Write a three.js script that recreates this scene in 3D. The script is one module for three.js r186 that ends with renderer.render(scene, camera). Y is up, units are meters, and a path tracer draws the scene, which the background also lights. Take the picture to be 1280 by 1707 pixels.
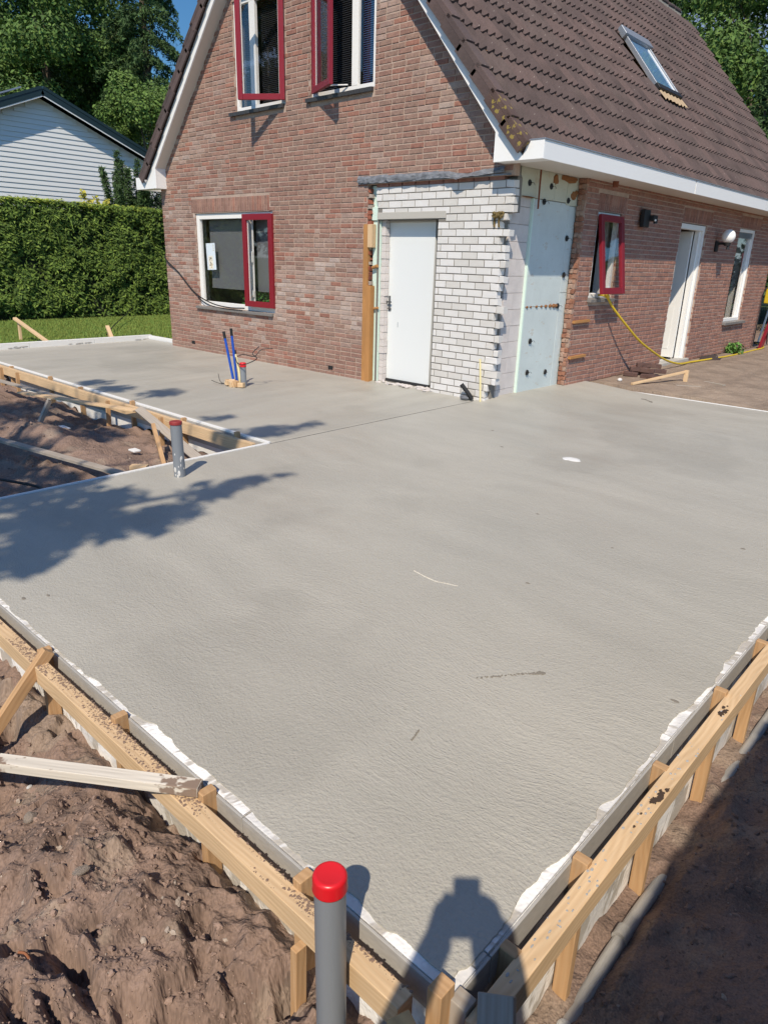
import * as THREE from 'three';
import { Sky } from 'three/addons/objects/Sky.js';
import { RoundedBoxGeometry } from 'three/addons/geometries/RoundedBoxGeometry.js';
import { MarchingCubes } from 'three/addons/objects/MarchingCubes.js';
import { mergeGeometries, mergeVertices } from 'three/addons/utils/BufferGeometryUtils.js';

// ------------------------------------------------------------------ camera, sky, sun, exposure
const scene = new THREE.Scene();
const camera = new THREE.PerspectiveCamera(73.01, 767 / 1024, 0.03, 3000);
camera.position.set(4.571, 1.6473, 7.2113);
camera.rotation.set(-0.349294, 0.736172, 0.029160, 'YXZ');
const renderer = new THREE.WebGLRenderer({ antialias: true });
renderer.setSize(767, 1024);
renderer.toneMapping = THREE.LinearToneMapping;
renderer.toneMappingExposure = 1.08;
renderer.shadowMap.enabled = true;
renderer.shadowMap.type = THREE.PCFSoftShadowMap;

const SUN = new THREE.Vector3(0.805, 1.645, 1.28).normalize();
const sky = new Sky(); sky.name = 'sky'; sky.scale.setScalar(2000);
Object.assign(sky.userData, { kind: 'structure', label: 'deep blue summer sky with a few pale clouds', category: 'sky' });
const U = sky.material.uniforms;
U.sunPosition.value.copy(SUN); U.turbidity.value = 2.2; U.rayleigh.value = 1.6; U.mieCoefficient.value = 0.003;
if (U.cloudCoverage) { U.cloudCoverage.value = 0.42; U.cloudDensity.value = 0.4; U.cloudScale.value = 0.0002; U.cloudElevation.value = 0.5; }
scene.add(sky);
scene.environmentIntensity = 0.125;
const sun = new THREE.DirectionalLight(0xfff1dc, 4.6);
sun.name = 'sun'; sun.position.copy(SUN).multiplyScalar(60); sun.castShadow = true;
sun.shadow.mapSize.set(4096, 4096);
Object.assign(sun.shadow.camera, { left: -40, right: 30, top: 30, bottom: -30, near: 1, far: 160 });
sun.shadow.radius = 1;
scene.add(sun, sun.target);

// ------------------------------------------------------------------ helpers
function rng(seed) { let s = seed >>> 0; return () => { s = (s + 0x6D2B79F5) | 0; let t = Math.imul(s ^ (s >>> 15), 1 | s); t = (t + Math.imul(t ^ (t >>> 7), 61 | t)) ^ t; return ((t ^ (t >>> 14)) >>> 0) / 4294967296; }; }
const R = rng(7);
const rr = (a, b, f = R) => a + (b - a) * f();
const clamp = (x, a = 0, b = 1) => Math.min(b, Math.max(a, x));
const smooth = (a, b, x) => { const t = clamp((x - a) / (b - a)); return t * t * (3 - 2 * t); };
const lerp = (a, b, t) => a + (b - a) * t;
function h2(x, y, s) { let h = Math.imul(x, 374761393) + Math.imul(y, 668265263) + Math.imul(s, 1274126177); h = Math.imul(h ^ (h >>> 13), 1274126177); return ((h ^ (h >>> 16)) >>> 0) / 4294967296; }
function vn(x, y, s = 0, px = 0, py = 0) {                       // value noise, tileable when px, py are set
  const xi = Math.floor(x), yi = Math.floor(y), fx = x - xi, fy = y - yi;
  const u = fx * fx * (3 - 2 * fx), v = fy * fy * (3 - 2 * fy);
  const wx = i => px ? ((i % px) + px) % px : i, wy = i => py ? ((i % py) + py) % py : i;
  const a = h2(wx(xi), wy(yi), s), b = h2(wx(xi + 1), wy(yi), s), c = h2(wx(xi), wy(yi + 1), s), d = h2(wx(xi + 1), wy(yi + 1), s);
  return lerp(lerp(a, b, u), lerp(c, d, u), v);
}
function fbm(x, y, o = 4, s = 0, px = 0, py = 0) { let t = 0, a = 0.5, n = 0; for (let i = 0; i < o; i++) { t += a * vn(x, y, s + i, px, py); n += a; a *= 0.5; x *= 2; y *= 2; px *= 2; py *= 2; } return t / n; }
const s2 = v => Math.round(255 * (v <= 0.0031308 ? v * 12.92 : 1.055 * Math.pow(clamp(v), 1 / 2.4) - 0.055));
function tex(w, h, fn, srgb, rep = true) {
  const d = new Uint8Array(w * h * 4);
  for (let j = 0; j < h; j++) for (let i = 0; i < w; i++) {
    const c = fn(i / w, j / h), k = (j * w + i) * 4;
    if (srgb) { d[k] = s2(c[0]); d[k + 1] = s2(c[1]); d[k + 2] = s2(c[2]); } else { const g = clamp(typeof c === 'number' ? c : c[0]) * 255; d[k] = d[k + 1] = d[k + 2] = g; }
    d[k + 3] = 255;
  }
  const t = new THREE.DataTexture(d, w, h, THREE.RGBAFormat);
  t.magFilter = THREE.LinearFilter; t.minFilter = THREE.LinearMipmapLinearFilter; t.generateMipmaps = true; t.anisotropy = 8;
  if (rep) t.wrapS = t.wrapT = THREE.RepeatWrapping;
  if (srgb) t.colorSpace = THREE.SRGBColorSpace;
  t.needsUpdate = true; return t;
}
const repeat = (t, x, y) => { const c = t.clone(); c.repeat.set(x, y); c.needsUpdate = true; return c; };
const rgb = (r, g, b) => new THREE.Color().setRGB(r, g, b);
const std = o => new THREE.MeshStandardMaterial(o);

const used = {};
function numbered(n) { used[n] = (used[n] ?? -1) + 1; return used[n] ? `${n}_${String(used[n]).padStart(3, '0')}` : n; }
function tag(o, label, category, group, kind) { if (label) o.userData.label = label; if (category) o.userData.category = category; if (group) o.userData.group = group; if (kind) o.userData.kind = kind; return o; }
function thing(name, label, category, pos = [0, 0, 0], group) { const g = new THREE.Group(); g.name = numbered(name); g.position.set(...pos); scene.add(g); return tag(g, label, category, group); }
function mesh(name, geo, mat, parent) { const m = new THREE.Mesh(geo, mat); m.name = (!parent || parent === scene) ? numbered(name) : name; m.castShadow = m.receiveShadow = true; (parent || scene).add(m); return m; }
function sub(name, parent, pos = [0, 0, 0], ry = 0) { const g = new THREE.Group(); g.name = name; g.position.set(...pos); g.rotation.y = ry; parent.add(g); return g; }
function triUV(g, s = 1, ou = 0, ov = 0) {                       // uv in metres by the dominant normal; long axis runs along u
  if (g.index) g = g.toNonIndexed();
  g.computeBoundingBox(); const b = g.boundingBox.getSize(new THREE.Vector3());
  const p = g.attributes.position, n = g.attributes.normal, uv = new Float32Array(p.count * 2);
  const zl = b.z > b.x && b.z > b.y, yl = b.y > b.x && b.y >= b.z;
  for (let i = 0; i < p.count; i++) {
    const ax = Math.abs(n.getX(i)), ay = Math.abs(n.getY(i)), az = Math.abs(n.getZ(i));
    let u, v; const x = p.getX(i), y = p.getY(i), z = p.getZ(i);
    if (ax >= ay && ax >= az) { u = z; v = y; if (yl) [u, v] = [y, z]; } else if (ay >= az) { u = x; v = z; if (zl) [u, v] = [z, x]; } else { u = x; v = y; if (yl) [u, v] = [y, x]; }
    uv[2 * i] = u / s + ou; uv[2 * i + 1] = v / s + ov;
  }
  g.setAttribute('uv', new THREE.BufferAttribute(uv, 2)); return g;
}
function box(x0, x1, y0, y1, z0, z1, r = 0, us = 1) {            // box by its bounds, edges rounded by r
  const w = x1 - x0, h = y1 - y0, d = z1 - z0;
  let g = r > 0 ? new RoundedBoxGeometry(w, h, d, 1, Math.min(r, w * .45, h * .45, d * .45)) : new THREE.BoxGeometry(w, h, d);
  g = triUV(g, us, R(), R()); g.translate((x0 + x1) / 2, (y0 + y1) / 2, (z0 + z1) / 2); return g;
}
function beam(p, q, w, h, roll = 0, r = 0.003) {                  // squared timber between two points: w across, h up
  const a = new THREE.Vector3(...p), b = new THREE.Vector3(...q), L = a.distanceTo(b), x = b.clone().sub(a).normalize();
  let up = new THREE.Vector3(0, 1, 0); if (Math.abs(x.y) > 0.97) up.set(0, 0, 1);
  const z = new THREE.Vector3().crossVectors(x, up).normalize(), y = new THREE.Vector3().crossVectors(z, x);
  let g = triUV(new RoundedBoxGeometry(L, h, w, 1, r), 1, R() * 3, R() * 3);
  g.rotateX(roll); g.applyMatrix4(new THREE.Matrix4().makeBasis(x, y, z).setPosition(a.add(b).multiplyScalar(0.5))); return g;
}
function tube(pts, r, seg = 40, rad = 8) { return new THREE.TubeGeometry(new THREE.CatmullRomCurve3(pts.map(p => new THREE.Vector3(...p))), seg, r, rad, false); }
function cyl(r0, r1, h, x, y, z, n = 24, open = false) { const g = new THREE.CylinderGeometry(r1, r0, h, n, 1, open); g.translate(x, y + h / 2, z); return g; }
function tint(g, c) { const n = g.attributes.position.count, a = new Float32Array(n * 3); for (let i = 0; i < n; i++) { a[3 * i] = c[0]; a[3 * i + 1] = c[1]; a[3 * i + 2] = c[2]; } g.setAttribute('color', new THREE.BufferAttribute(a, 3)); return g; }
const ni = g => { const k = g.index ? g.toNonIndexed() : g; return k; };
const merge = l => mergeGeometries(l.map(ni), false);

// ------------------------------------------------------------------ textures and materials
const tBrickC = tex(512, 512, (u, v) => { const a = fbm(u * 8, v * 8, 5, 3, 8, 8), b = vn(u * 90, v * 90, 9, 90, 90), s = vn(u * 34, v * 34, 12, 34, 34); let k = 0.62 + 0.62 * a + 0.18 * (b - 0.5); if (s > 0.86) k *= 0.72; if (s < 0.1) k *= 1.18; return [0.8 * k, 0.8 * k * (0.97 + 0.06 * a), 0.8 * k * (0.95 + 0.08 * b)]; }, true);
const tGrainB = tex(512, 512, (u, v) => 0.55 * fbm(u * 16, v * 16, 5, 21, 16, 16) + 0.45 * vn(u * 128, v * 128, 5, 128, 128), false);
const tWoodC = tex(512, 512, (u, v) => { const w = fbm(u * 2, v * 6, 3, 31, 2, 6) * 2.4; const ring = 0.5 + 0.5 * Math.sin((v * 44 + w * 2.2) * 6.283); const f = vn(u * 8, v * 220, 33, 8, 220); const k = 0.86 + 0.09 * ring + 0.16 * (f - 0.5) + 0.26 * (fbm(u * 4, v * 4, 3, 35, 4, 4) - 0.5); return [0.88 * k, 0.88 * k * (0.95 + 0.04 * ring), 0.88 * k * (0.9 + 0.08 * ring)]; }, true);
const tDirtC = tex(512, 512, (u, v) => { const a = fbm(u * 5, v * 9, 5, 41, 5, 9), b = fbm(u * 40, v * 40, 3, 45, 40, 40); const m = smooth(0.585, 0.65, a * .75 + .12 + 0.45 * (b - 0.5)) * .9; const w = 0.8 + 0.3 * (vn(u * 6, v * 150, 47, 6, 150) - 0.5); return [lerp(0.78 * w, 0.2, m), lerp(0.72 * w, 0.13, m), lerp(0.62 * w, 0.09, m)]; }, true);
const tMuddyWood = tex(512, 512, (u, v) => { const a = fbm(u * 4, v * 12, 5, 51, 4, 12), b = fbm(u * 50, v * 50, 3, 55, 50, 50); const m = smooth(0.57, 0.63, a + 0.3 * (b - 0.5)); const ring = 0.5 + 0.5 * Math.sin((v * 22 + fbm(u * 2, v * 5, 3, 57, 2, 5) * 5) * 6.283), w = 0.8 + 0.2 * ring; return [lerp(0.60 * w, 0.13, m), lerp(0.41 * w, 0.08, m), lerp(0.19 * w, 0.055, m)]; }, true);
const tEps = tex(512, 512, (u, v) => { const a = fbm(u * 10, v * 6, 4, 61, 10, 6), b = fbm(u * 60 + v * 20, v * 16, 3, 63, 60, 16), c = fbm(u * 5, v * 5, 4, 67, 5, 5); const m = smooth(0.50, 0.66, a + 0.5 * (b - 0.5)) * .85, w = 1 - .22 * smooth(.45, .6, c); return [lerp(0.84 * w, 0.40, m), lerp(0.835 * w, 0.37, m), lerp(0.82 * w, 0.32, m)]; }, true);
const tFibre = tex(512, 512, (u, v) => { const a = fbm(u * 3, v * 9, 4, 71, 3, 9), b = vn(u * 60, v * 160, 73, 60, 160); const k = 0.8 + 0.3 * (a - 0.5) + 0.12 * (b - 0.5); return [0.47 * k, 0.455 * k, 0.425 * k]; }, true);
const tTile = tex(1024, 1024, (u, v) => {
  const a = fbm(u * 6, v * 6, 5, 81, 6, 6), b = vn(u * 160, v * 160, 83, 160, 160), c = vn(u * 46, v * 46, 85, 46, 46); let k = 0.75 + 0.55 * (a - 0.5) + 0.2 * (b - 0.5);
  let r = 0.112 * k, g = 0.08 * k, bl = 0.074 * k; if (c > 0.985) { r = 0.3; g = 0.27; bl = 0.24; }
  const l = fbm(u * 9, v * 9, 4, 88, 9, 9); if (l > 0.765) { const m = smooth(0.765, 0.785, l) * .75; r = lerp(r, 0.42, m); g = lerp(g, 0.2, m); bl = lerp(bl, 0.05, m); } return [r, g, bl]; }, true);
const tLichen = tex(512, 512, (u, v) => { const a = fbm(u * 6, v * 6, 5, 91, 6, 6), b = vn(u * 120, v * 120, 93, 120, 120), l = fbm(u * 14, v * 14, 4, 95, 14, 14); const k = 0.8 + 0.5 * (a - 0.5) + 0.2 * (b - 0.5); const m = smooth(0.66, 0.71, l) * .7; return [lerp(0.105 * k, 0.34, m), lerp(0.065 * k, 0.26, m), lerp(0.056 * k, 0.05, m)]; }, true);
const tConcB = tex(2048, 2048, (u, v) => {
  const wx = fbm(u * 3, v * 3, 3, 101, 3, 3) - 0.5, wy = fbm(u * 3, v * 3, 3, 105, 3, 3) - 0.5;
  const U2 = u + wx * 0.10, V2 = v + wy * 0.16;
  const am = smooth(.42, .66, fbm(u * 4, v * 4, 3, 119, 4, 4)), rn = fbm(U2 * 16, V2 * 110, 2, 111, 16, 110), ridge = Math.pow(1 - Math.abs(2 * rn - 1), 5), fine = vn(u * 420, v * 520, 115, 420, 520), pit = fbm(U2 * 170, V2 * 230, 2, 117, 170, 230), mid = fbm(u * 46, v * 60, 2, 113, 46, 60);
  return 0.42 + ridge * (.01 + .20 * am) + 0.40 * (pit - 0.5) + .14 * (mid - .5) + 0.14 * (fine - 0.5); }, false);
const tConcC = tex(1024, 2048, (u, v) => {
  const x = u * 4.42, z = v * 8.55; const wx = fbm(x * .8, z * .8, 3, 131) * 1.6;
  const a = fbm(x * 0.55 + wx * .4, z * 0.5, 4, 121), st = fbm(x * 1.1 + wx, z * 5 + wx * 2, 4, 123), b = vn(x * 190, z * 190, 125), sw = fbm(x * 2 + wx, z * 2.2, 5, 127);
  let k = 1 + 0.16 * (a - 0.5) + 0.17 * (st - 0.5) + 0.09 * (b - 0.5) + 0.08 * (sw - .5);
  const wet = smooth(.56, .64, fbm(x * .7 + 3, z * .6, 5, 141)); const warm = 0.03 * (a - 0.5);
  k *= 1 - .085 * wet;
  return [0.402 * k * (1 + warm), 0.386 * k, 0.337 * k * (1 - warm)]; }, true, false);
const tConcR = tex(512, 1024, (u, v) => { const x = u * 4.42, z = v * 8.55; const a = fbm(x * 1.2, z * 3.2, 5, 151), g = fbm(x * 5, z * 16, 3, 155); return 0.50 + 0.34 * (a - 0.45) + 0.16 * (g - 0.5); }, false, false);
const tSoilB = tex(1024, 1024, (u, v) => 0.6 * fbm(u * 20, v * 20, 5, 161, 20, 20) + 0.4 * Math.pow(fbm(u * 70, v * 70, 3, 165, 70, 70), 1.5), false);
const tSoilC = tex(1024, 1024, (u, v) => { const a = fbm(u * 5, v * 5, 5, 171, 5, 5), b = vn(u * 220, v * 220, 175, 220, 220), c = vn(u * 75, v * 75, 177, 75, 75); let k = 0.66 + 0.7 * a + 0.42 * (b - 0.5); if (c > 0.92) k *= 1.4; if (c < 0.09) k *= 0.66; return [0.82 * k, 0.81 * k, 0.79 * k]; }, true);
const tBark = tex(256, 256, (u, v) => { const k = 0.5 + fbm(u * 12, v * 3, 4, 181, 12, 3); return [0.11 * k, 0.085 * k, 0.065 * k]; }, true);
const tLead = tex(512, 256, (u, v) => { const a = fbm(u * 12, v * 4, 4, 191, 12, 4), b = vn(u * 60, v * 40, 195, 60, 40); const k = 0.45 + 1.1 * a + .2 * (b - .5); return [0.20 * k, 0.212 * k, 0.235 * k]; }, true);
const tIns = tex(512, 512, (u, v) => { const a = fbm(u * 4, v * 4, 4, 201, 4, 4), b = vn(u * 100, v * 100, 205, 100, 100), c = fbm(u * 18, v * 9, 4, 207, 18, 9); let k = 0.92 + .18 * (a - .5) + .06 * (b - .5); let o = [0.55 * k, 0.64 * k, 0.645 * k]; if (c > .73) { const m = smooth(.73, .76, c) * .4; o = [lerp(o[0], .42, m), lerp(o[1], .36, m), lerp(o[2], .28, m)]; } return o; }, true);
const tBlock = tex(512, 512, (u, v) => { const a = fbm(u * 5, v * 5, 4, 211, 5, 5), b = vn(u * 130, v * 130, 215, 130, 130); const k = .9 + .24 * (a - .5) + .12 * (b - .5); return [.66 * k, .61 * k, .585 * k]; }, true);
const tMortar = tex(512, 512, (u, v) => { const a = fbm(u * 6, v * 6, 4, 221, 6, 6), b = vn(u * 150, v * 150, 225, 150, 150); const k = .85 + .4 * (a - .5) + .25 * (b - .5); return [.49 * k, .37 * k, .30 * k]; }, true);

const tLimeC = tex(256, 256, (u, v) => { const a = fbm(u * 6, v * 6, 4, 231, 6, 6), b = vn(u * 90, v * 90, 235, 90, 90); const k = .96 + .1 * (a - .5) + .05 * (b - .5) - (b > .985 ? .15 : 0); return [k, k, k]; }, true);

const M = {};
M.mortar = std({ map: tMortar, roughness: 0.95, bumpMap: tGrainB, bumpScale: 0.004 });
M.whiteMortar = std({ color: rgb(.20, .185, .165), roughness: 0.95, bumpMap: tGrainB, bumpScale: 0.004 });
const brickM = (c, extra = {}) => std({ color: c, map: tBrickC, bumpMap: tGrainB, bumpScale: 0.005, roughness: 0.93, ...extra });
M.brickV = brickM(0xffffff, { vertexColors: true });
M.whitePaint = std({ color: rgb(.80, .79, .76), roughness: 0.38 });
M.whiteBoard = std({ color: rgb(.80, .80, .79), roughness: 0.5, bumpMap: tGrainB, bumpScale: 0.0006 });
M.greySoffit = std({ color: rgb(.62, .58, .52), roughness: 0.6 });
M.zinc = std({ color: rgb(.30, .33, .37), roughness: 0.4, metalness: 0.5 });
M.redPaint = std({ color: rgb(.215, .012, .022), roughness: 0.32 });
M.glass = new THREE.MeshPhysicalMaterial({ color: 0xffffff, roughness: 0.02, transmission: 1, thickness: 0, ior: 1.52, specularIntensity: 1 });
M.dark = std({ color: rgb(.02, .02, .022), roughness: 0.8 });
M.black = std({ color: rgb(.012, .012, .013), roughness: 0.55 });
M.blind = std({ color: rgb(.115, .122, .13), roughness: 0.8 });
M.slat = std({ color: rgb(.03, .032, .037), roughness: 0.35 });
M.plaster = std({ color: rgb(.55, .54, .52), roughness: 0.9 });
M.sill = std({ color: rgb(.05, .05, .055), roughness: 0.45, bumpMap: tGrainB, bumpScale: .002 });
M.sillLight = std({ color: rgb(.20, .19, .18), roughness: 0.55, bumpMap: tGrainB, bumpScale: .002 });
M.tile = std({ map: repeat(tTile, .55, .55), roughness: 0.88, bumpMap: tGrainB, bumpScale: 0.003 });
M.tileB = std({ map: repeat(tTile, .55, .55), color: rgb(.86, .84, .86), roughness: 0.88, bumpMap: tGrainB, bumpScale: 0.003 });
M.tileC = std({ map: repeat(tTile, .55, .55), color: rgb(1.12, 1.06, 1.06), roughness: 0.88, bumpMap: tGrainB, bumpScale: 0.003 });
M.lichenTile = std({ map: repeat(tLichen, 1.3, 1.3), roughness: 0.9, bumpMap: tGrainB, bumpScale: 0.003 });
M.wood = std({ map: tWoodC, color: rgb(.78, .57, .345), roughness: 0.75, bumpMap: tWoodC, bumpScale: 0.0012 });
M.woodOrange = std({ map: tWoodC, color: rgb(.50, .25, .085), roughness: 0.7, bumpMap: tWoodC, bumpScale: 0.0012 });
M.woodStake = std({ map: tWoodC, color: rgb(.58, .37, .195), roughness: 0.8, bumpMap: tWoodC, bumpScale: 0.0015 });
M.woodMud = std({ map: tMuddyWood, roughness: 0.85, bumpMap: tMuddyWood, bumpScale: 0.002 });
M.woodWhite = std({ map: tDirtC, roughness: 0.85, bumpMap: tDirtC, bumpScale: 0.002 });
M.woodGrey = std({ map: tWoodC, color: rgb(.42, .38, .33), roughness: 0.85, bumpMap: tWoodC, bumpScale: 0.002 });
M.eps = std({ map: tEps, roughness: 0.9, bumpMap: tGrainB, bumpScale: 0.004 });
M.epsClean = std({ color: rgb(.70, .70, .685), roughness: 0.85, bumpMap: tGrainB, bumpScale: 0.003 });
M.fibre = std({ map: tFibre, roughness: 0.7 });
M.pvc = std({ color: rgb(.205, .225, .25), roughness: 0.38, bumpMap: tGrainB, bumpScale: .0004 });
M.redCap = std({ color: rgb(.62, .012, .02), roughness: 0.33 });
M.blue = std({ color: rgb(.012, .075, .42), roughness: 0.4 });
M.yellow = std({ color: rgb(.62, .44, .03), roughness: 0.45 });
M.paleYellow = std({ color: rgb(.72, .63, .34), roughness: 0.5 });
M.lead = std({ map: tLead, roughness: 0.5, metalness: 0.25, bumpMap: tGrainB, bumpScale: .006, side: THREE.DoubleSide });
M.ins = std({ map: tIns, color: rgb(1.06, 1.02, 1.0), roughness: 0.8, bumpMap: tGrainB, bumpScale: .002 });
M.insUpper = std({ map: tIns, color: rgb(1.05, .92, .74), roughness: 0.85, bumpMap: tGrainB, bumpScale: .004 });
M.insEdge = std({ color: rgb(.60, .74, .66), roughness: 0.85, bumpMap: tGrainB, bumpScale: .003 });
M.foam = std({ color: rgb(.34, .15, .055), roughness: 0.9, bumpMap: tGrainB, bumpScale: .01 });
M.block = std({ map: tBlock, roughness: 0.95, bumpMap: tGrainB, bumpScale: .003 });
M.doorPanel = std({ color: rgb(.70, .725, .725), roughness: 0.55, bumpMap: tGrainB, bumpScale: .0005 });
M.steel = std({ color: rgb(.16, .16, .165), roughness: 0.4, metalness: 0.7 });
M.rust = std({ color: rgb(.22, .07, .035), roughness: 0.9, bumpMap: tGrainB, bumpScale: .003 });
M.limestone = std({ color: rgb(.44, .42, .38), roughness: 0.85, bumpMap: tGrainB, bumpScale: .002 });
M.siding = std({ color: rgb(.70, .715, .71), roughness: 0.55 });
M.greenTrim = std({ color: rgb(.012, .028, .032), roughness: 0.45 });
M.soil = std({ map: tSoilC, vertexColors: true, roughness: 0.97, bumpMap: tSoilB, bumpScale: 0.02 });

// ------------------------------------------------------------------ ground sheet
const WX = -0.15;                                                  // outer face of the side wall
function soilH(x, z) {
  const n1 = fbm(x * 1.1 + 5, z * 1.1 + 9, 4, 301) - 0.5, n2 = fbm(x * 4.5, z * 4.5, 4, 305) - 0.5, n3 = fbm(x * 16, z * 16, 3, 309) - 0.5, n4 = fbm(x * 42, z * 42, 3, 313) - 0.5;
  const lump = Math.pow(Math.max(0, fbm(x * 9 + 3, z * 9, 3, 317) - 0.5), 1.2);
  let base = -0.36, amp = 1;
  // open ground in front, left of the corner
  const front = smooth(6.2, 6.3, z);
  const mound = 0.17 * Math.exp(-(((x - 2.75) / 0.55) ** 2 + ((z - 6.55) / 0.3) ** 2)) + 0.13 * Math.exp(-(((x - 3.05) / 0.4) ** 2 + ((z - 6.95) / 0.25) ** 2));
  const hollow = -0.20 * Math.exp(-(((x - 1.95) / 0.28) ** 2 + ((z - 6.62) / 0.2) ** 2)) - 0.12 * Math.exp(-(((x - 2.75) / 0.12) ** 2 + ((z - 6.82) / 0.1) ** 2)) - 0.10 * Math.exp(-(((x - 3.32) / 0.1) ** 2 + ((z - 6.78) / 0.12) ** 2));
  const f = -0.27 + mound + hollow + n1 * 0.2 - 0.06 * smooth(3.4, 4.0, x);
  base = lerp(-0.34 + 0.16 * n1 + 0.19 * Math.exp(-(((x + 3.1) / 0.8) ** 2 + ((z - 4.3) / 0.28) ** 2)) + 0.1 * Math.exp(-(((x + 1.6) / 0.6) ** 2 + ((z - 4.4) / 0.3) ** 2)), f, front);
  // trench along the right edge
  const tr = smooth(3.87, 3.93, x); const trk = tr * (1 - smooth(6.35, 6.9, z)); base = lerp(base, -0.575 + 0.08 * n1 + 0.10 * smooth(4.15, 4.6, x) + .055 * smooth(.42, .62, fbm(x * 3, z * 1.7, 3, 319)) * smooth(4.04, 4.10, x), trk); amp = lerp(1, .5, trk);
  // sandy yard beside the house, lawn and land beyond
  const yard = smooth(-0.45, -0.3, x) * (1 - smooth(-2.42, -2.36, z)) ; if (yard > 0) { base = lerp(base, 0.045 - 0.05 * smooth(-6, -11, z) - .05 * smooth(.3, 2.4, x) + 0.02 * n1, yard); amp = lerp(amp, 0.18, yard); }
  const lawn = Math.max(smooth(-8.55, -8.8, x), (1 - smooth(-1.5, -2.0, z)) * (1 - smooth(-7.0, -6.6, x)), smooth(20, 26, Math.hypot(x, z))); if (lawn > 0) { base = lerp(base, -0.03, lawn); amp = lerp(amp, 0.12, lawn); }
  const under = (x > -0.5 && x < 3.93 && z > -2.36 && z < 6.2) || (x > -8.6 && x <= -0.5 && z > 0 && z < 3.24) || (x > -7.5 && x < WX - .02 && z < 0 && z > -12);
  if (under) { base = -0.62; amp = 0; }
  const crumb = fbm(x * 95, z * 95, 2, 321) - .5; return base + amp * (0.085 * n2 + 0.042 * n3 + 0.026 * n4 + .012 * crumb + 0.20 * lump) - amp * front * (1 - tr) * (.09 * smooth(.60, .66, fbm(x * 2.6 + 11, z * 3.4, 3, 323)) + .06 * smooth(.63, .68, fbm(x * 6 + 3, z * 7, 3, 325)));
}
{
  const axis = (...segs) => { const o = []; for (const [a, b, s] of segs) for (let v = a; v < b - 1e-6; v += s) o.push(v); o.push(segs[segs.length - 1][1]); return o; };
  const xs = axis([-700, -100, 60], [-100, -20, 8], [-20, -8.6, .4], [-8.6, -6, .1], [-6, 1, .05], [1, 3.95, .0115], [3.95, 4.7, .016], [4.7, 6.5, .06], [6.5, 20, .6], [20, 100, 8], [100, 700, 60]);
  const zs = axis([-700, -100, 60], [-100, -20, 8], [-20, -10, .6], [-10, -2.2, .12], [-2.2, 3.2, .09], [3.2, 6.2, .034], [6.2, 7.5, .0115], [7.5, 9, .05], [9, 20, .5], [20, 100, 8], [100, 700, 60]);
  const nx = xs.length, nz = zs.length, pos = new Float32Array(nx * nz * 3), uv = new Float32Array(nx * nz * 2), col = new Float32Array(nx * nz * 3), idx = [];
  for (let j = 0; j < nz; j++) for (let i = 0; i < nx; i++) {
    const k = j * nx + i, x = xs[i], z = zs[j];
    pos[3 * k] = x; pos[3 * k + 1] = soilH(x, z); pos[3 * k + 2] = z; uv[2 * k] = x / 0.9; uv[2 * k + 1] = z / 0.9;
    const n = fbm(x * 2.3, z * 2.3, 4, 331), d = fbm(x * .7, z * .9, 4, 335), p = fbm(x * 6, z * 6, 4, 337);
    let c = [lerp(0.225, 0.30, n), lerp(0.155, 0.212, n), lerp(0.123, 0.172, n)];
    const pale = smooth(.60, .68, p) * .5; c = [lerp(c[0], .36, pale), lerp(c[1], .29, pale), lerp(c[2], .23, pale)];
    const yard = smooth(-0.45, -0.3, x) * (1 - smooth(-2.42, -2.36, z)); const sand = [lerp(.27, .40, d), lerp(.205, .315, d), lerp(.16, .245, d)];
    c = c.map((v, q) => lerp(v, sand[q], yard));
    const lawn = Math.max(smooth(-8.55, -8.8, x), smooth(20, 26, Math.hypot(x, z))); c = c.map((v, q) => lerp(v, [.09, .14, .03][q] * (0.7 + .6 * n), lawn));
    col.set(c, 3 * k);
    if (i < nx - 1 && j < nz - 1) idx.push(k, k + nx, k + 1, k + 1, k + nx, k + nx + 1);
  }
  const g = new THREE.BufferGeometry(); g.setAttribute('position', new THREE.BufferAttribute(pos, 3)); g.setAttribute('uv', new THREE.BufferAttribute(uv, 2)); g.setAttribute('color', new THREE.BufferAttribute(col, 3)); g.setIndex(idx); g.computeVertexNormals();
  tag(mesh('ground', g, M.soil), 'dug brown sandy soil with sandy yard and lawn around the house', 'ground', null, 'structure');
}

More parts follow.
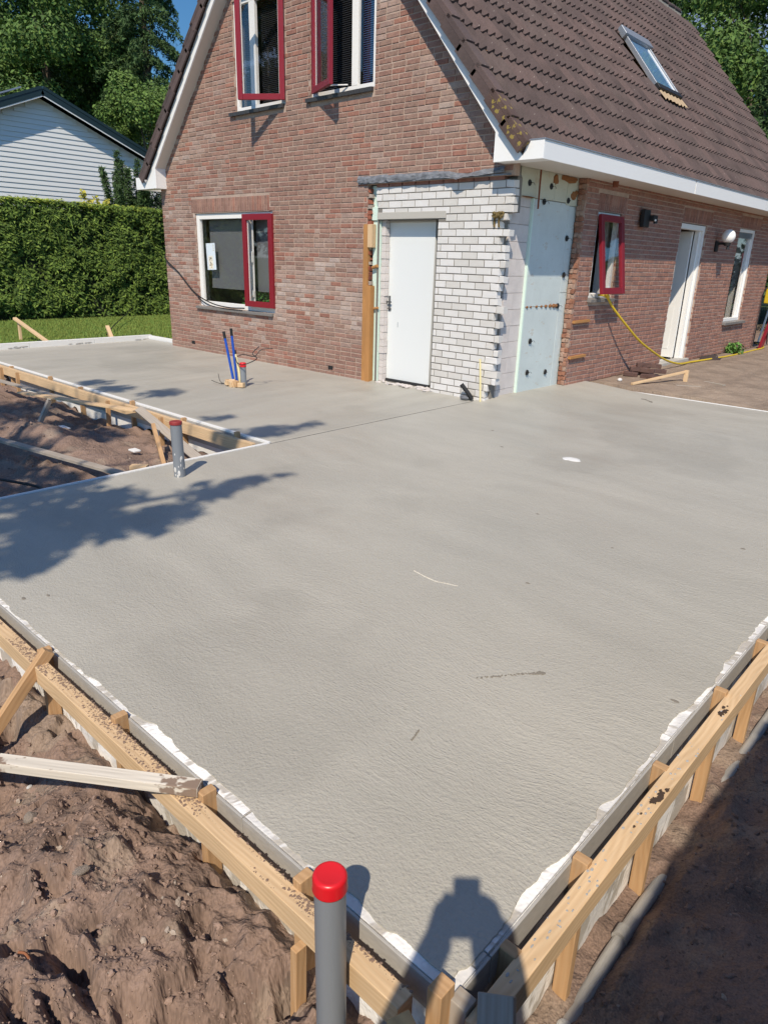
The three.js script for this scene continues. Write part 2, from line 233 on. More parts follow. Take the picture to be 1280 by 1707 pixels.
// ------------------------------------------------------------------ concrete slabs
const XJ = -0.48, ZF = 6.223, XM = 3.942, ZB = -2.33, Z1 = 3.26;
function slabRise(x, z) { return 0.062 * (1 - smooth(-0.25, 0.9, x)) * (1 - smooth(-0.35, 0.1, z)); }
function slabGeo(fx, fz, nu, nv, y0, uvs, relief) {
  const pos = [], uv = [], idx = [];
  for (let j = 0; j <= nv; j++) for (let i = 0; i <= nu; i++) {
    const [x, z, e] = fx(i / nu, j / nv);
    let y = y0 + slabRise(x, z);
    if (relief) {
      const wx = fbm(x * .9, z * .9, 3, 341), am = smooth(.4, .62, fbm(x * .8 + 7, z * .8, 4, 343));
      y += 0.0009 * (fbm(x * 5 + wx * 7, z * 24 + wx * 16 + x * 4, 3, 345) - .5) * (0.25 + am) + 0.0035 * (fbm(x * 1.3, z * 1.3, 3, 347) - .5) + 0.0008 * (fbm(x * 26, z * 34, 2, 349) - .5) * (.4 + am);
    }
    y -= 0.012 * e; pos.push(x, y, z); uv.push(...uvs(x, z));
    if (i < nu && j < nv) { const k = j * (nu + 1) + i; idx.push(k, k + nu + 1, k + 1, k + 1, k + nu + 1, k + nu + 2); }
  }
  const g = new THREE.BufferGeometry(); g.setAttribute('position', new THREE.Float32BufferAttribute(pos, 3)); g.setAttribute('uv', new THREE.Float32BufferAttribute(uv, 2)); g.setIndex(idx); g.computeVertexNormals(); return g;
}
const edgeN = (t, s) => 0.005 + 0.05 * Math.pow(fbm(t * 3.1, s, 3, 351), 1.8) + 0.012 * smooth(.45, .7, fbm(t * 9, s + 4, 3, 355)) + 0.007 * (fbm(t * 45, s + 9, 3, 357) - .5);
const slabPos = (u, v) => {                                        // main slab: ragged along the two near edges, packed finer towards the camera
  const vv = 1 - Math.pow(1 - v, 1.6), uu = 1 - Math.pow(1 - u, 1.35);
  let z = lerp(ZB + .03, ZF, vv), x = lerp(XJ + .03, XM, uu);
  const zr = lerp(ZB, ZF - edgeN(x, 1.5), vv), xr = lerp(XJ, XM - edgeN(z, 7.5), uu);
  const e = (u > .9995 || v > .9995 || u < .0005 || v < .0005) ? 1 : 0;
  return [xr, zr, e];
};
const concMat = uvScale => { const m = std({ map: tConcC, roughnessMap: tConcR, roughness: 1, bumpMap: repeat(tConcB, uvScale[0], uvScale[1]), bumpScale: 0.0052 }); return m; };
{
  const uvs = (x, z) => [(x - XJ) / 4.42, (z - ZB) / 8.55];
  const s = thing('concrete_slab', 'large fresh grey concrete slab with troweled surface in front of the house corner', 'concrete slab', [1.7, 0, 2]); s.userData.kind = 'structure';
  const off = g => { g.translate(-1.7, 0, -2); return g; };
  mesh('troweled_surface', off(slabGeo(slabPos, null, 380, 760, 0.0, uvs, true)), concMat([4.42 / 1.7, 8.55 / 1.7]), s);
  mesh('slab_body', off(box(XJ + .012, XM - .075, -.3, -.016, ZB + .02, ZF - .075)), M.fibre, s);
  // dried smears, a white plaster blob and scratches are matter lying on the surface
  const blob = (px, pz, rx, rz, mat, seed, hgt = .006) => { const g = new THREE.SphereGeometry(1, 20, 8, 0, 6.283, 0, 1.57); const p = g.attributes.position; for (let i = 0; i < p.count; i++) { const a = Math.atan2(p.getZ(i), p.getX(i)), k = 0.55 + 0.9 * fbm(2 + Math.cos(a) * 1.5, 2 + Math.sin(a) * 1.5, 4, seed); p.setXYZ(i, p.getX(i) * rx * k, p.getY(i) * hgt * (.6 + .6 * k), p.getZ(i) * rz * k); } g.computeVertexNormals(); g.translate(px - 1.7, 0.0005, pz - 2); return mesh('smear', g, mat, s); };
  blob(1.75, 1.60, .075, .06, M.epsClean, 11, .012);
  const muddy = std({ color: rgb(.19, .172, .145), roughness: .9 }), chalky = std({ color: rgb(.56, .53, .47), roughness: .9 });
  const streak = (pts, n, r, mat, seed) => { const f = rng(seed); for (let i = 0; i < n; i++) { const k = (i + f() * .8) / n * (pts.length - 1), a = Math.min(pts.length - 2, Math.floor(k)), t = k - a, x = lerp(pts[a][0], pts[a + 1][0], t), z = lerp(pts[a][1], pts[a + 1][1], t); blob(x + (f() - .5) * r, z + (f() - .5) * r, r * (.25 + .9 * f()), r * (.25 + .9 * f()), mat, seed + i, .003); } };
  streak([[3.19, 5.08], [3.30, 4.93], [3.37, 4.84]], 30, .008, muddy, 21); streak([[3.34, 4.88], [3.38, 4.84]], 14, .009, muddy, 61);
  streak([[3.26, 5.58], [3.24, 5.51]], 14, .004, muddy, 31); streak([[2.31, 4.45], [2.40, 4.465], [2.48, 4.47], [2.60, 4.43]], 150, .0034, chalky, 41);
  streak([[.90, -1.9], [1.1, -1.75]], 10, .03, muddy, 51);
  for (const [a, b, r] of [[1.16, 6.12, .012], [1.21, 6.02, .01], [3.54, 2.7, .012], [2.85, 4.12, .010], [3.86, 4.64, .012], [1.07, 1.7, .012], [.62, 1.2, .014], [2.3, 3.1, .008], [2.95, 3.3, .008]]) blob(a, b, r * 1.4, r * .7, muddy, Math.round(a * 100 + b * 37), .003);
}
{
  const s = thing('concrete_slab', 'smaller concrete slab along the gable wall beyond the joint, left of the large slab', 'concrete slab', [-4.5, 0, 1.6]); s.userData.kind = 'structure';
  const uvs = (x, z) => [(z + 1.1) / 4.42, (x + 8.7) / 8.55];
  const m = concMat([4.42 / 1.9, 8.55 / 1.9]);
  const g = slabGeo((u, v) => { const x = lerp(-8.62, XJ - .006, u), z = lerp(x < -7.53 ? -.1 : -.1, Z1 - .035, v); return [x, z, (u > .999 || v > .999) ? 1 : 0]; }, null, 260, 110, -0.004, uvs, true);
  g.translate(4.5, 0, -1.6); mesh('troweled_surface', g, m, s);
  const b = box(-8.6, XJ - .02, -.3, -.022, -.08, Z1 - .05); b.translate(4.5, 0, -1.6); mesh('slab_body', b, M.fibre, s);
}

// ------------------------------------------------------------------ house
const house = thing('brick_house', 'red brown brick house with steep brown tiled roof and white bargeboards', 'house', [0, 0, 0]);
const XL = -7.53, XR = WX, YE = 2.69;
const slopeL = 1.06, slopeR = 1.2, AX = -3.623, AY = 6.955;          // underside of the verge, apex
const wallTop = x => x < AX ? AY + .06 - (AX - x) * slopeL : AY + .06 - (x - AX) * slopeR;
const facadeOpen = [[-6.52, -4.42, .80, 2.30], [-5.24, -4.06, 3.69, 5.10], [-3.54, -2.33, 3.69, 5.30]];
const sideOpen = [[2.08, 2.79, 1.22, 2.34], [5.0, 6.17, .06, 2.36], [7.92, 8.95, .66, 2.41]];      // local x = -z
const CUT = { x0: -2.41, y1: 2.575 };                                // where the outer leaf of the gable is gone
const rectPath = ([a, b, c, d]) => { const p = new THREE.Path(); p.moveTo(a, c); p.lineTo(a, d); p.lineTo(b, d); p.lineTo(b, c); p.closePath(); return p; };
const uvMetres = (g, s = 1) => triUV(ni(g), s);
{
  // outer leaf of the gable (mortar face 6 mm behind the bricks)
  const sh = new THREE.Shape(); sh.moveTo(XL + .006, -.3); sh.lineTo(CUT.x0 - .02, -.3); sh.lineTo(CUT.x0 - .02, CUT.y1); sh.lineTo(XR - .006, CUT.y1); sh.lineTo(XR - .006, wallTop(XR)); sh.lineTo(AX, AY); sh.lineTo(XL + .006, wallTop(XL)); sh.closePath();
  facadeOpen.forEach(o => sh.holes.push(rectPath(o)));
  const g = new THREE.ExtrudeGeometry(sh, { depth: .094, bevelEnabled: false }); g.translate(0, 0, -.1); mesh('wall', uvMetres(g), M.mortar, house);
  // inner leaf of the gable, with the same window openings and the door
  const si = new THREE.Shape(); si.moveTo(XL + .1, -.3); si.lineTo(-.325, -.3); si.lineTo(-.325, 2.2); si.lineTo(-.19, 2.2); si.lineTo(-.19, 2.56); si.lineTo(-.3, wallTop(XR) - .05); si.lineTo(AX, AY - .02); si.lineTo(XL + .1, wallTop(XL + .1) - .04); si.closePath();
  facadeOpen.forEach(o => si.holes.push(rectPath(o))); si.holes.push(rectPath([-2.27, -1.225, .02, 2.145]));
  const gi = new THREE.ExtrudeGeometry(si, { depth: .1, bevelEnabled: false }); gi.translate(0, 0, -.222); mesh('inner_wall', uvMetres(gi), M.whiteMortar, house);
  const sj = new THREE.Shape(); sj.moveTo(-2.26, -.3); sj.lineTo(-.42, -.3); sj.lineTo(-.42, .13); sj.lineTo(-.325, .13); sj.lineTo(-.325, 2.2); sj.lineTo(-.19, 2.2); sj.lineTo(-.19, 2.54); sj.lineTo(-2.26, 2.54); sj.closePath(); sj.holes.push(rectPath([-2.25, -1.23, -.28, 2.14])); const gj = new THREE.ExtrudeGeometry(sj, { depth: .085, bevelEnabled: false }); gj.translate(0, 0, -.121); mesh('joint_mortar', uvMetres(gj), M.whiteMortar, house);
  // side wall, outer leaf
  const ss = new THREE.Shape(); ss.moveTo(1.68, -.3); ss.lineTo(10.3, -.3); ss.lineTo(10.3, 2.8); ss.lineTo(1.68, 2.8); ss.closePath(); sideOpen.forEach(o => ss.holes.push(rectPath(o)));
  const gs = new THREE.ExtrudeGeometry(ss, { depth: .094, bevelEnabled: false }); gs.translate(0, 0, -.1); const ms = mesh('wall', uvMetres(gs), M.mortar, house); ms.rotation.y = Math.PI / 2; ms.position.x = WX;
  const s3 = new THREE.Shape(); s3.moveTo(.35, -.3); s3.lineTo(10.29, -.3); s3.lineTo(10.29, 2.75); s3.lineTo(.35, 2.75); s3.closePath(); sideOpen.forEach(o => s3.holes.push(rectPath(o)));
  const g3 = new THREE.ExtrudeGeometry(s3, { depth: .13, bevelEnabled: false }); g3.translate(0, 0, -.31); const m3 = mesh('inner_wall', uvMetres(g3), M.plaster, house); m3.rotation.y = Math.PI / 2; m3.position.x = WX;
  mesh('wall', box(XL + .004, XL + .2, -.3, 2.75, -10.3, -.23), M.mortar, house); mesh('wall', box(XL, WX - .11, -.3, 2.75, -10.5, -10.302), M.mortar, house);
  mesh('floor', merge([box(XL + .21, WX - .32, -.12, .03, -10.29, -.23), box(XL + .21, WX - .32, 2.52, 2.66, -10.29, -.23)]), M.plaster, house);
  mesh('partition', merge([box(-3.0, -2.9, .03, 2.52, -5.5, -.23), box(-4.1, -3.45, 2.66, 5.8, -1.2, -1.1)]), M.plaster, house);
}
// ---- bricks
const project = (() => { camera.updateMatrixWorld(); const v = new THREE.Vector3(); return (x, y, z) => { v.set(x, y, z).applyMatrix4(camera.matrixWorldInverse); if (v.z > -.1) return null; const f = 853.5 / Math.tan(73.01 * Math.PI / 360); return [640 + f * v.x / -v.z, 853.5 - f * v.y / -v.z, -v.z]; }; })();
camera.matrixWorldInverse.copy(camera.matrixWorld).invert();
function brickGeo(L, H, D, seed, bev = .004, jit = .0022) {
  const f = rng(seed), j = () => (f() - .5) * 2 * jit, P = [];
  const ring = (inset, z) => [[-L / 2 + inset + j(), -H / 2 + inset + j(), z + j() * .5], [L / 2 - inset + j(), -H / 2 + inset + j(), z + j() * .5], [L / 2 - inset + j(), H / 2 - inset + j(), z + j() * .5], [-L / 2 + inset + j(), H / 2 - inset + j(), z + j() * .5]];
  const a = ring(bev, 0), b = ring(0, -bev), c = ring(0, -D);
  const q = (p, r, s, t) => P.push(...p, ...r, ...s, ...p, ...s, ...t);
  q(a[0], a[1], a[2], a[3]); for (const [u, v] of [[b, a], [c, b]]) for (let i = 0; i < 4; i++) { const k = (i + 1) % 4; q(u[i], u[k], v[k], v[i]); }
  const g = new THREE.BufferGeometry(); g.setAttribute('position', new THREE.Float32BufferAttribute(P, 3)); g.computeVertexNormals();
  return triUV(g, .5, f() * 3, f() * 3);
}
const pick = (arr, f) => arr[Math.floor(f() * arr.length) % arr.length];
const tones = {
  red: [[0.392, 0.186, 0.138], [0.376, 0.178, 0.133], [0.403, 0.194, 0.144]],
  pink: [[0.387, 0.221, 0.174], [0.376, 0.214, 0.167], [0.398, 0.229, 0.182], [0.365, 0.205, 0.160]],
  grey: [[0.365, 0.229, 0.180], [0.354, 0.221, 0.174], [0.376, 0.240, 0.191]],
  pale: [[0.436, 0.297, 0.249], [0.458, 0.319, 0.267], [0.420, 0.286, 0.234]],
  chalk: [[0.512, 0.394, 0.343], [0.545, 0.432, 0.382], [0.491, 0.378, 0.327]],
  side: [[0.398, 0.200, 0.150], [0.414, 0.211, 0.158], [0.382, 0.192, 0.146], [0.398, 0.221, 0.169], [0.420, 0.205, 0.149], [0.376, 0.207, 0.164]],
  wb: [[.66, .645, .625], [.60, .58, .55], [.69, .675, .66]],
};
const toneMat = {}; for (const k in tones) tones[k].forEach((c, i) => { toneMat[k + i] = k === 'wb' ? std({ color: rgb(...c), map: tLimeC, roughness: .9, bumpMap: tGrainB, bumpScale: .002 }) : brickM(rgb(...c)); });
const LEN = .21, CRS = .0643, BH = .0525;
const geoCache = {};
const brickVar = (L, H, i) => geoCache[`${L.toFixed(2)}_${H.toFixed(3)}_${i}`] ??= brickGeo(L, H, .05, 1000 + i * 7 + Math.round(L * 1000));
// list of bricks in wall-local coordinates: {x, y, L, H, tone}
function facadeTone(x, y, f) {
  const eff = fbm(x * .9 + 4, y * 1.1, 4, 401) + .34 * Math.exp(-(((x + 3.5) / 1.1) ** 2 + ((y - 1.1) / .75) ** 2)) + .16 * Math.exp(-(((x + 6.8) / .5) ** 2 + ((y - 3.3) / .7) ** 2)) - .12 * smooth(2.2, 3.0, y) - .2 * (1 - smooth(.15, .6, y));
  const red = fbm(x * .8, y * .8 + 9, 3, 405) + .16 * smooth(-3.6, -1.8, x) * smooth(2, 3, y);
  const t = f();
  if (t < (eff - .60) * 2.6) return 'chalk'; if (t < (eff - .43) * 2.6) return 'pale'; if (t > 1.0 - (red - .30) * .6) return 'red'; return f() < .62 ? 'pink' : 'grey';
}
function layRows(x0, x1, y0, rows, inside, toneOf, seed, crs = CRS, len = LEN, bh = BH, jt = .010) {
  const out = [];
  for (let r = 0; r < rows; r++) {
    const f = rng(seed + r * 13), y = y0 + r * crs + bh / 2; let x = x0 + (r % 2 ? -.11 : 0) - f() * .03;
    while (x < x1) {
      const L = f() < .16 ? .10 : len; let a = x, b = x + L; x = b + jt;
      const segs = inside(a, b, y); for (const [p, q] of segs) if (q - p > .035) out.push({ x: (p + q) / 2, y, L: q - p, H: bh, tone: toneOf((p + q) / 2, y, f), v: Math.floor(f() * 5), p: (f() - .5) * .005, rot: (f() - .5) * .006 });
    }
  }
  return out;
}
const cutBy = (segs, a, b) => segs.flatMap(([p, q]) => { if (b <= p || a >= q) return [[p, q]]; const o = []; if (a - p > 0) o.push([p, a]); if (q - b > 0) o.push([b, q]); return o; });
const soldiersF = [[-6.60, -4.50, 2.31, 2.52]], soldiersS = [[2.06, 2.93, 2.345, 2.56], [5.02, 6.37, 2.37, 2.58], [7.9, 9.2, 2.42, 2.63]];
const fBricks = layRows(XL, XR, -.075, 110, (a, b, y) => {
  if (y > wallTop((a + b) / 2) - .02) return [];
  let s = [[Math.max(a, XL), Math.min(b, XR)]]; if (s[0][1] <= s[0][0]) return [];
  if (y < CUT.y1 + .02) s = cutBy(s, CUT.x0 + (h2(Math.round(y / CRS), 3, 5) - .6) * .05, 9);
  for (const o of facadeOpen) if (y > o[2] - .075 && y < o[3]) s = cutBy(s, o[0] - .0, o[1] + .0);
  for (const o of soldiersF) if (y > o[2] - .02 && y < o[3] + .02) s = cutBy(s, o[0] - .006, o[1] + .006);
  return s;
}, facadeTone, 501);
for (const o of soldiersF) for (let x = o[0]; x < o[1] - .03; x += .0622) fBricks.push({ x: x + .026, y: (o[2] + o[3]) / 2, L: .0525, H: .21, tone: R() < .75 ? 'pink' : 'red', v: 5 + Math.floor(R() * 3), p: 0, rot: 0 });
const sBricks = layRows(1.70, 10.3, -.09, 44, (a, b, y) => {
  let s = [[Math.max(a, 1.69 + h2(Math.round(y / CRS), 8, 5) * .03), Math.min(b, 10.3)]]; if (s[0][1] <= s[0][0] || y > 2.72) return [];
  for (const o of sideOpen) if (y > o[2] - .075 && y < o[3]) s = cutBy(s, o[0], o[1]);
  for (const o of soldiersS) if (y > o[2] - .02 && y < o[3] + .02) s = cutBy(s, o[0] - .006, o[1] + .006);
  return s;
}, () => 'side', 701);
for (const o of soldiersS) for (let x = o[0]; x < o[1] - .03; x += .0622) sBricks.push({ x: x + .026, y: (o[2] + o[3]) / 2, L: .0525, H: .21, tone: 'side', v: 5 + Math.floor(R() * 3), p: 0, rot: 0 });
{
  const all = [...fBricks.map(b => ({ ...b, side: 0 })), ...sBricks.map(b => ({ ...b, side: 1 }))];
  for (const b of all) {
    const W = (x, y) => b.side ? project(WX, y, -x) : project(x, y, 0);
    const q = [W(b.x - b.L / 2, b.y), W(b.x + b.L / 2, b.y), W(b.x, b.y - b.H / 2), W(b.x, b.y + b.H / 2)];
    const inF = q.every(p => p && p[0] > 4 && p[0] < 1276 && p[1] > 4);
    b.area = inF ? Math.hypot(q[1][0] - q[0][0], q[1][1] - q[0][1]) * Math.hypot(q[3][0] - q[2][0], q[3][1] - q[2][1]) : 0;
  }
  all.sort((a, b) => b.area - a.area);
  const stuff = [[], []];
  all.forEach((b, i) => {
    const f = rng(i + 9000), tl = tones[b.tone], ti = Math.floor(f() * tl.length);
    const L = Math.abs(b.L - LEN) < .004 ? LEN : b.L, geo = Math.abs(L - LEN) < 1e-6 || b.H > .1 || Math.abs(L - .10) < .004 ? brickVar(L, b.H, b.v) : brickGeo(L, b.H, .05, i);
    if (i < 300) {
      const m = mesh('brick', geo, toneMat[b.tone + ti], house);
      if (b.side) { m.position.set(WX + b.p, b.y, -b.x); m.rotation.y = Math.PI / 2; } else m.position.set(b.x, b.y, b.p);
      m.rotation.z = b.rot;
    } else {
      const g = geo.clone(); g.rotateZ(b.rot); if (b.side) { g.rotateY(Math.PI / 2); g.translate(WX + b.p, b.y, -b.x); } else g.translate(b.x, b.y, b.p);
      const k = (.92 + .16 * f()) * (.9 + .2 * fbm(b.x * .7, b.y * .9 + b.side * 40, 4, 409)); stuff[b.side].push(tint(g, tl[ti].map(c => c * k)));
    }
  });
  for (const s of stuff) { const m = mesh('brickwork', mergeGeometries(s, false), M.brickV, house); m.userData.kind = 'stuff'; }
}
// ---- opened-up corner: white sand-lime bricks, lintel, blocks, insulation
{
  const zw = -.03, C = .0858, rows = 31;
  for (let r = 0; r < rows; r++) {
    const f = rng(r * 31 + 5), y = r * C - .03 + .036 + .0; const top = y > 2.215;
    const ends = top ? -.155 - f() * .012 : (f() < (r % 2 ? .8 : .2) ? -.175 - f() * .055 : -.255 - f() * .07) - .02 * (r < 4 ? 2 : 0);
    let x = -2.40 + (r % 2 ? -.112 : 0);
    while (x < ends) {
      let a = x, b = x + .212; x = b + .012;
      if (b > ends - .05) { b = ends; x = ends + 1; }
      const x0 = y > 2.40 ? -2.29 : y > 2.235 ? (y > 2.3 ? -2.26 : -2.19) : -1.228; a = Math.max(a, x0);
      if (y < 2.235 && y > 2.145 && a < -1.12) a = -1.112;
      if (b - a < .03 || y > 2.53) continue;
      const L = b - a, full = Math.abs(L - .212) < .002, end = b === ends;
      const g = full ? (geoCache['wb' + (r % 5)] ??= brickGeo(.212, .0735, .095, 4000 + r, .003, .0016)) : brickGeo(L, .0735, .095, 5000 + r * 20 + Math.round(a * 50), .004, end ? .006 : .002);
      const m = mesh('sand_lime_brick', g, toneMat['wb' + Math.floor(f() * 3)], house); m.position.set((a + b) / 2, y, zw + (f() - .5) * .003); m.rotation.z = (f() - .5) * .005;
    }
  }
  // red brick course left under the lead, and rubble on it
  for (let i = 0; i < 9; i++) { const f = rng(i + 77), a = -2.28 + i * .222; const m = mesh('brick', brickGeo(.205, .035 + .012 * f(), .09, 60 + i, .004, .005), toneMat['red' + (i % 3)], house); m.position.set(a + .1, 2.559, zw + .004 - f() * .008); }
  mesh('lintel', box(-2.26, -1.115, 2.148, 2.232, -.2, zw + .004, .004), M.limestone, house);
  // toothed end of the gable's outer leaf
  const te = []; for (let r = 0; r < 41; r++) { const f = rng(r + 333), y = -.03 + r * CRS; if (y > 2.54) break; const w = .01 + f() * .05; const g = brickGeo(w * 2, .045 + .012 * f(), .085, r + 800, .005, .009); g.translate(CUT.x0 - .005, y + .02, -.008 - f() * .012); te.push(tint(g, pick([[.34, .10, .055], [.38, .13, .08], [.26, .09, .06], [.5, .42, .36]], f))); }
  mesh('broken_edge', mergeGeometries(te, false), M.brickV, house);
  // edge of the cavity insulation and old plaster jamb left of the door
  mesh('insulation_board', merge([box(-2.37, -2.238, 0, 2.14, -.20, -.07, .004), box(-2.38, -2.262, 2.14, 2.30, -.2, -.05, .004), box(-2.405, -2.292, 2.30, 2.56, -.2, -.08, .004)]), M.insEdge, house);
  const jb = []; for (let i = 0; i < 22; i++) { const f = rng(i + 41), y = .02 + i * .0965; jb.push(box(-2.236 + f() * .006, -2.165 + (f() - .5) * .012, y, y + .094, -.18, -.09 + (f() - .5) * .012, .006)); } mesh('door_jamb', merge(jb), M.block, house);
  // white door, closed, set back
  const d = sub('door', house, [-1.81, .055, -.19]);
  mesh('leaf', box(-.4, .42, 0, 2.085, -.04, 0, .003), M.doorPanel, d);
  mesh('head_rail', box(-.42, .44, 2.06, 2.085, -.03, .03, .003), M.limestone, d);
  mesh('handle', merge([box(-.345, -.315, .93, 1.13, .002, .012, .004), box(-.36, -.27, 1.04, 1.062, .03, .045, .006), box(-.338, -.322, 1.042, 1.06, .01, .04), box(-.345, -.29, .955, .975, .012, .03, .004)]), M.steel, d);
  mesh('scuff', box(-.175, -.168, .72, .79, .0005, .0022), std({ color: rgb(.2, .22, .24), roughness: .8 }), d);
  // rubble and plaster crumbs under the door
  const rub = []; for (let i = 0; i < 46; i++) { const f = rng(i + 1300); const g = new THREE.IcosahedronGeometry(.012 + .035 * f() * f(), 1); const p = g.attributes.position; for (let k = 0; k < p.count; k++) { const q = .75 + .5 * h2(Math.round(p.getX(k) * 900), Math.round(p.getZ(k) * 900), i); p.setXYZ(k, p.getX(k) * q * 1.8, p.getY(k) * q * .7, p.getZ(k) * q); } g.computeVertexNormals(); g.translate(-2.2 + f() * 1.0, .008 + f() * .02, -.12 + f() * .13); rub.push(g); } const rb = mesh('rubble', merge(rub), M.block, house); rb.userData.kind = 'stuff';
  mesh('threshold', box(-2.26, -1.36, -.05, .05, -.24, -.165), M.dark, house);
  // block wall behind the broken bricks, seen at the corner
  for (let r = 0; r < 14; r++) for (let k = 0; k < 2; k++) {
    const f = rng(r * 7 + k + 60), y = .0 + r * .1955 - .06; if (y > 2.5) continue;
    const odd = r % 2, t = .0012;
    if (k === 0) mesh('concrete_block', box(-.95 + .1 * odd, -.302 + f() * .003, y, y + .1925, -.40, -.20 + f() * .003, .004, .6), M.block, house);
    else mesh('concrete_block', box(-.47, -.302 - f() * .003, y, y + .1925, -1.05, -.4015, .004, .6), M.block, house);
  }
  // insulation on the side wall
  const bd = (z0, z1, y0, y1, x = -.27, m = M.ins, nm = 'insulation_board') => mesh(nm, box(-.3015, x, y0, y1, z0, z1, .003, .8), m, house);
  bd(-1.497, -.655, 1.138, 2.385); bd(-1.497, -.655, -.02, 1.132, -.271); bd(-1.685, -1.503, 1.30, 2.36, -.272); bd(-1.685, -1.503, -.02, 1.294, -.270);
  bd(-1.09, -.30, 2.392, 2.72, -.262, M.insUpper); bd(-1.39, -1.095, 2.392, 2.72, -.264, M.insUpper); bd(-1.685, -1.395, 2.366, 2.72, -.263, M.insUpper);
  mesh('insulation_edge', box(-.33, -.268, -.02, 2.39, -.654, -.625, .004), M.insEdge, house);
  for (const [y, z] of [[2.544, -.492], [2.546, -.988], [2.366, -.855], [2.42, -1.437], [1.975, -1.505], [1.525, -1.529], [.708, -.843], [.305, -.842], [.27, -1.312], [1.133, -1.454]]) { const g = new THREE.CylinderGeometry(.036, .034, .008, 20); g.rotateZ(Math.PI / 2); g.translate(-.258, y, z); const pin = cyl(.005, .004, .03, 0, 0, 0, 8); pin.rotateZ(-Math.PI / 2); pin.translate(-.258, y, z); const tie = tube([[-.25, y, z], [-.235, y + .004, z - .05], [-.24, y - .02, z - .085]], .0022, 8, 5); mesh('fastener', merge([g, pin, ...(h2(Math.round(y * 99), 1, 1) > .4 ? [tie] : [])]), M.black, house); }
  for (const [z, k] of [[-.70, .02], [-.79, .016], [-.93, .022], [-1.05, .02], [-1.16, .027], [-1.27, .03], [-1.36, .034], [-1.42, .03]]) { const g = new THREE.IcosahedronGeometry(k, 2); const p = g.attributes.position; for (let i = 0; i < p.count; i++) { const q = .8 + .4 * vn(p.getX(i) * 90 + 9, p.getY(i) * 90 + p.getZ(i) * 70, 5); p.setXYZ(i, p.getX(i) * q * .6, p.getY(i) * q * .75, p.getZ(i) * q * 1.2); } g.computeVertexNormals(); g.translate(-.266, 1.135, z); mesh('foam_blob', g, M.foam, house); }
  const fs = []; for (const [y0, y1, z0, z1] of [[2.58, 2.69, -1.14, -1.02], [2.62, 2.70, -1.62, -1.2], [2.44, 2.53, -1.62, -1.50], [2.385, 2.40, -.62, -.36], [2.50, 2.55, -1.66, -1.58]]) { const g = new THREE.IcosahedronGeometry(.5, 3); const p = g.attributes.position; for (let i = 0; i < p.count; i++) { const q = .7 + .6 * vn(p.getZ(i) * 6 + y0 * 50, p.getY(i) * 6 + z0 * 50, 5); p.setXYZ(i, p.getX(i) * .03 * q, p.getY(i) * (y1 - y0) * q, p.getZ(i) * (z1 - z0) * q); } g.computeVertexNormals(); g.translate(-.26, (y0 + y1) / 2, (z0 + z1) / 2); fs.push(g); } mesh('foam_blob', merge(fs), M.foam, house);
  // ragged end of the side wall's brick leaf
  const re = []; for (let r = 0; r < 43; r++) { const f = rng(r + 1333), y = -.06 + r * CRS; if (y > 2.68) break; for (let k = 0; k < 2; k++) { const g = brickGeo(.052 + .01 * f(), .05 + .014 * f(), .05, r * 3 + k + 2800, .006, .008); g.translate(WX - .028 - .05 * k, y + .026, -1.672 + f() * .022 + k * .006); re.push(tint(g, pick([[.40, .20, .135], [.44, .25, .18], [.36, .16, .10], [.46, .31, .24]], f))); } } mesh('broken_edge', mergeGeometries(re, false), M.brickV, house);
  mesh('mortar_smear', box(WX - .105, WX - .012, -.1, 2.7, -1.70, -1.676, .006), std({ color: rgb(.42, .26, .19), roughness: .95, bumpMap: tGrainB, bumpScale: .012 }), house);
  mesh('downpipe_stub', tube([[-.2, 2.69, -.62], [-.2, 2.5, -.622], [-.205, 2.27, -.636]], .011, 12, 8), M.rust, house);
  for (const y of [.925, .445]) mesh('timber_wedge', beam([WX + .012, y - .005, -1.70], [WX + .012, y, -2.14], .06, .035), M.woodOrange, house);
}
// lead flashing draped over the cut
{
  const n = 200, m = 12, pos = [], uv = [], idx = [];
  for (let i = 0; i <= n; i++) for (let j = 0; j <= m; j++) {
    const u = i / n, v = j / m, x = lerp(-2.585, -.28, u); const wob = fbm(u * 16, 3, 4, 421) - .5, dip = .05 * Math.exp(-(((u - .77) / .09) ** 2)), lo = .038 * Math.exp(-(((u - .35) / .03) ** 2));
    const yT = 2.675 - .012 * u + .025 * wob - dip * .9, yB = 2.592 - .012 * u + .03 * (fbm(u * 22, 9, 4, 423) - .5) - dip * .5 + .02 * smooth(.72, .8, u);
    const bulge = Math.sin(v * Math.PI) * (.004 + .026 * fbm(u * 26, v * 3, 4, 427)) + .045 * v * v * fbm(u * 34, 5, 3, 429) + .012 * (fbm(u * 60, v * 5, 3, 425) - .4) + dip * v * .9;
    pos.push(x, lerp(yT, yB, v), .008 + bulge); uv.push(u * 3, v * .5);
    if (i < n && j < m) { const k = i * (m + 1) + j; idx.push(k, k + 1, k + m + 1, k + 1, k + m + 2, k + m + 1); }
  }
  const g = new THREE.BufferGeometry(); g.setAttribute('position', new THREE.Float32BufferAttribute(pos, 3)); g.setAttribute('uv', new THREE.Float32BufferAttribute(uv, 2)); g.setIndex(idx); g.computeVertexNormals(); mesh('lead_flashing', g, M.lead, house);
  mesh('lead_flashing', box(-2.58, -.2, 2.578, 2.592, -.2, .02), M.lead, house);
}

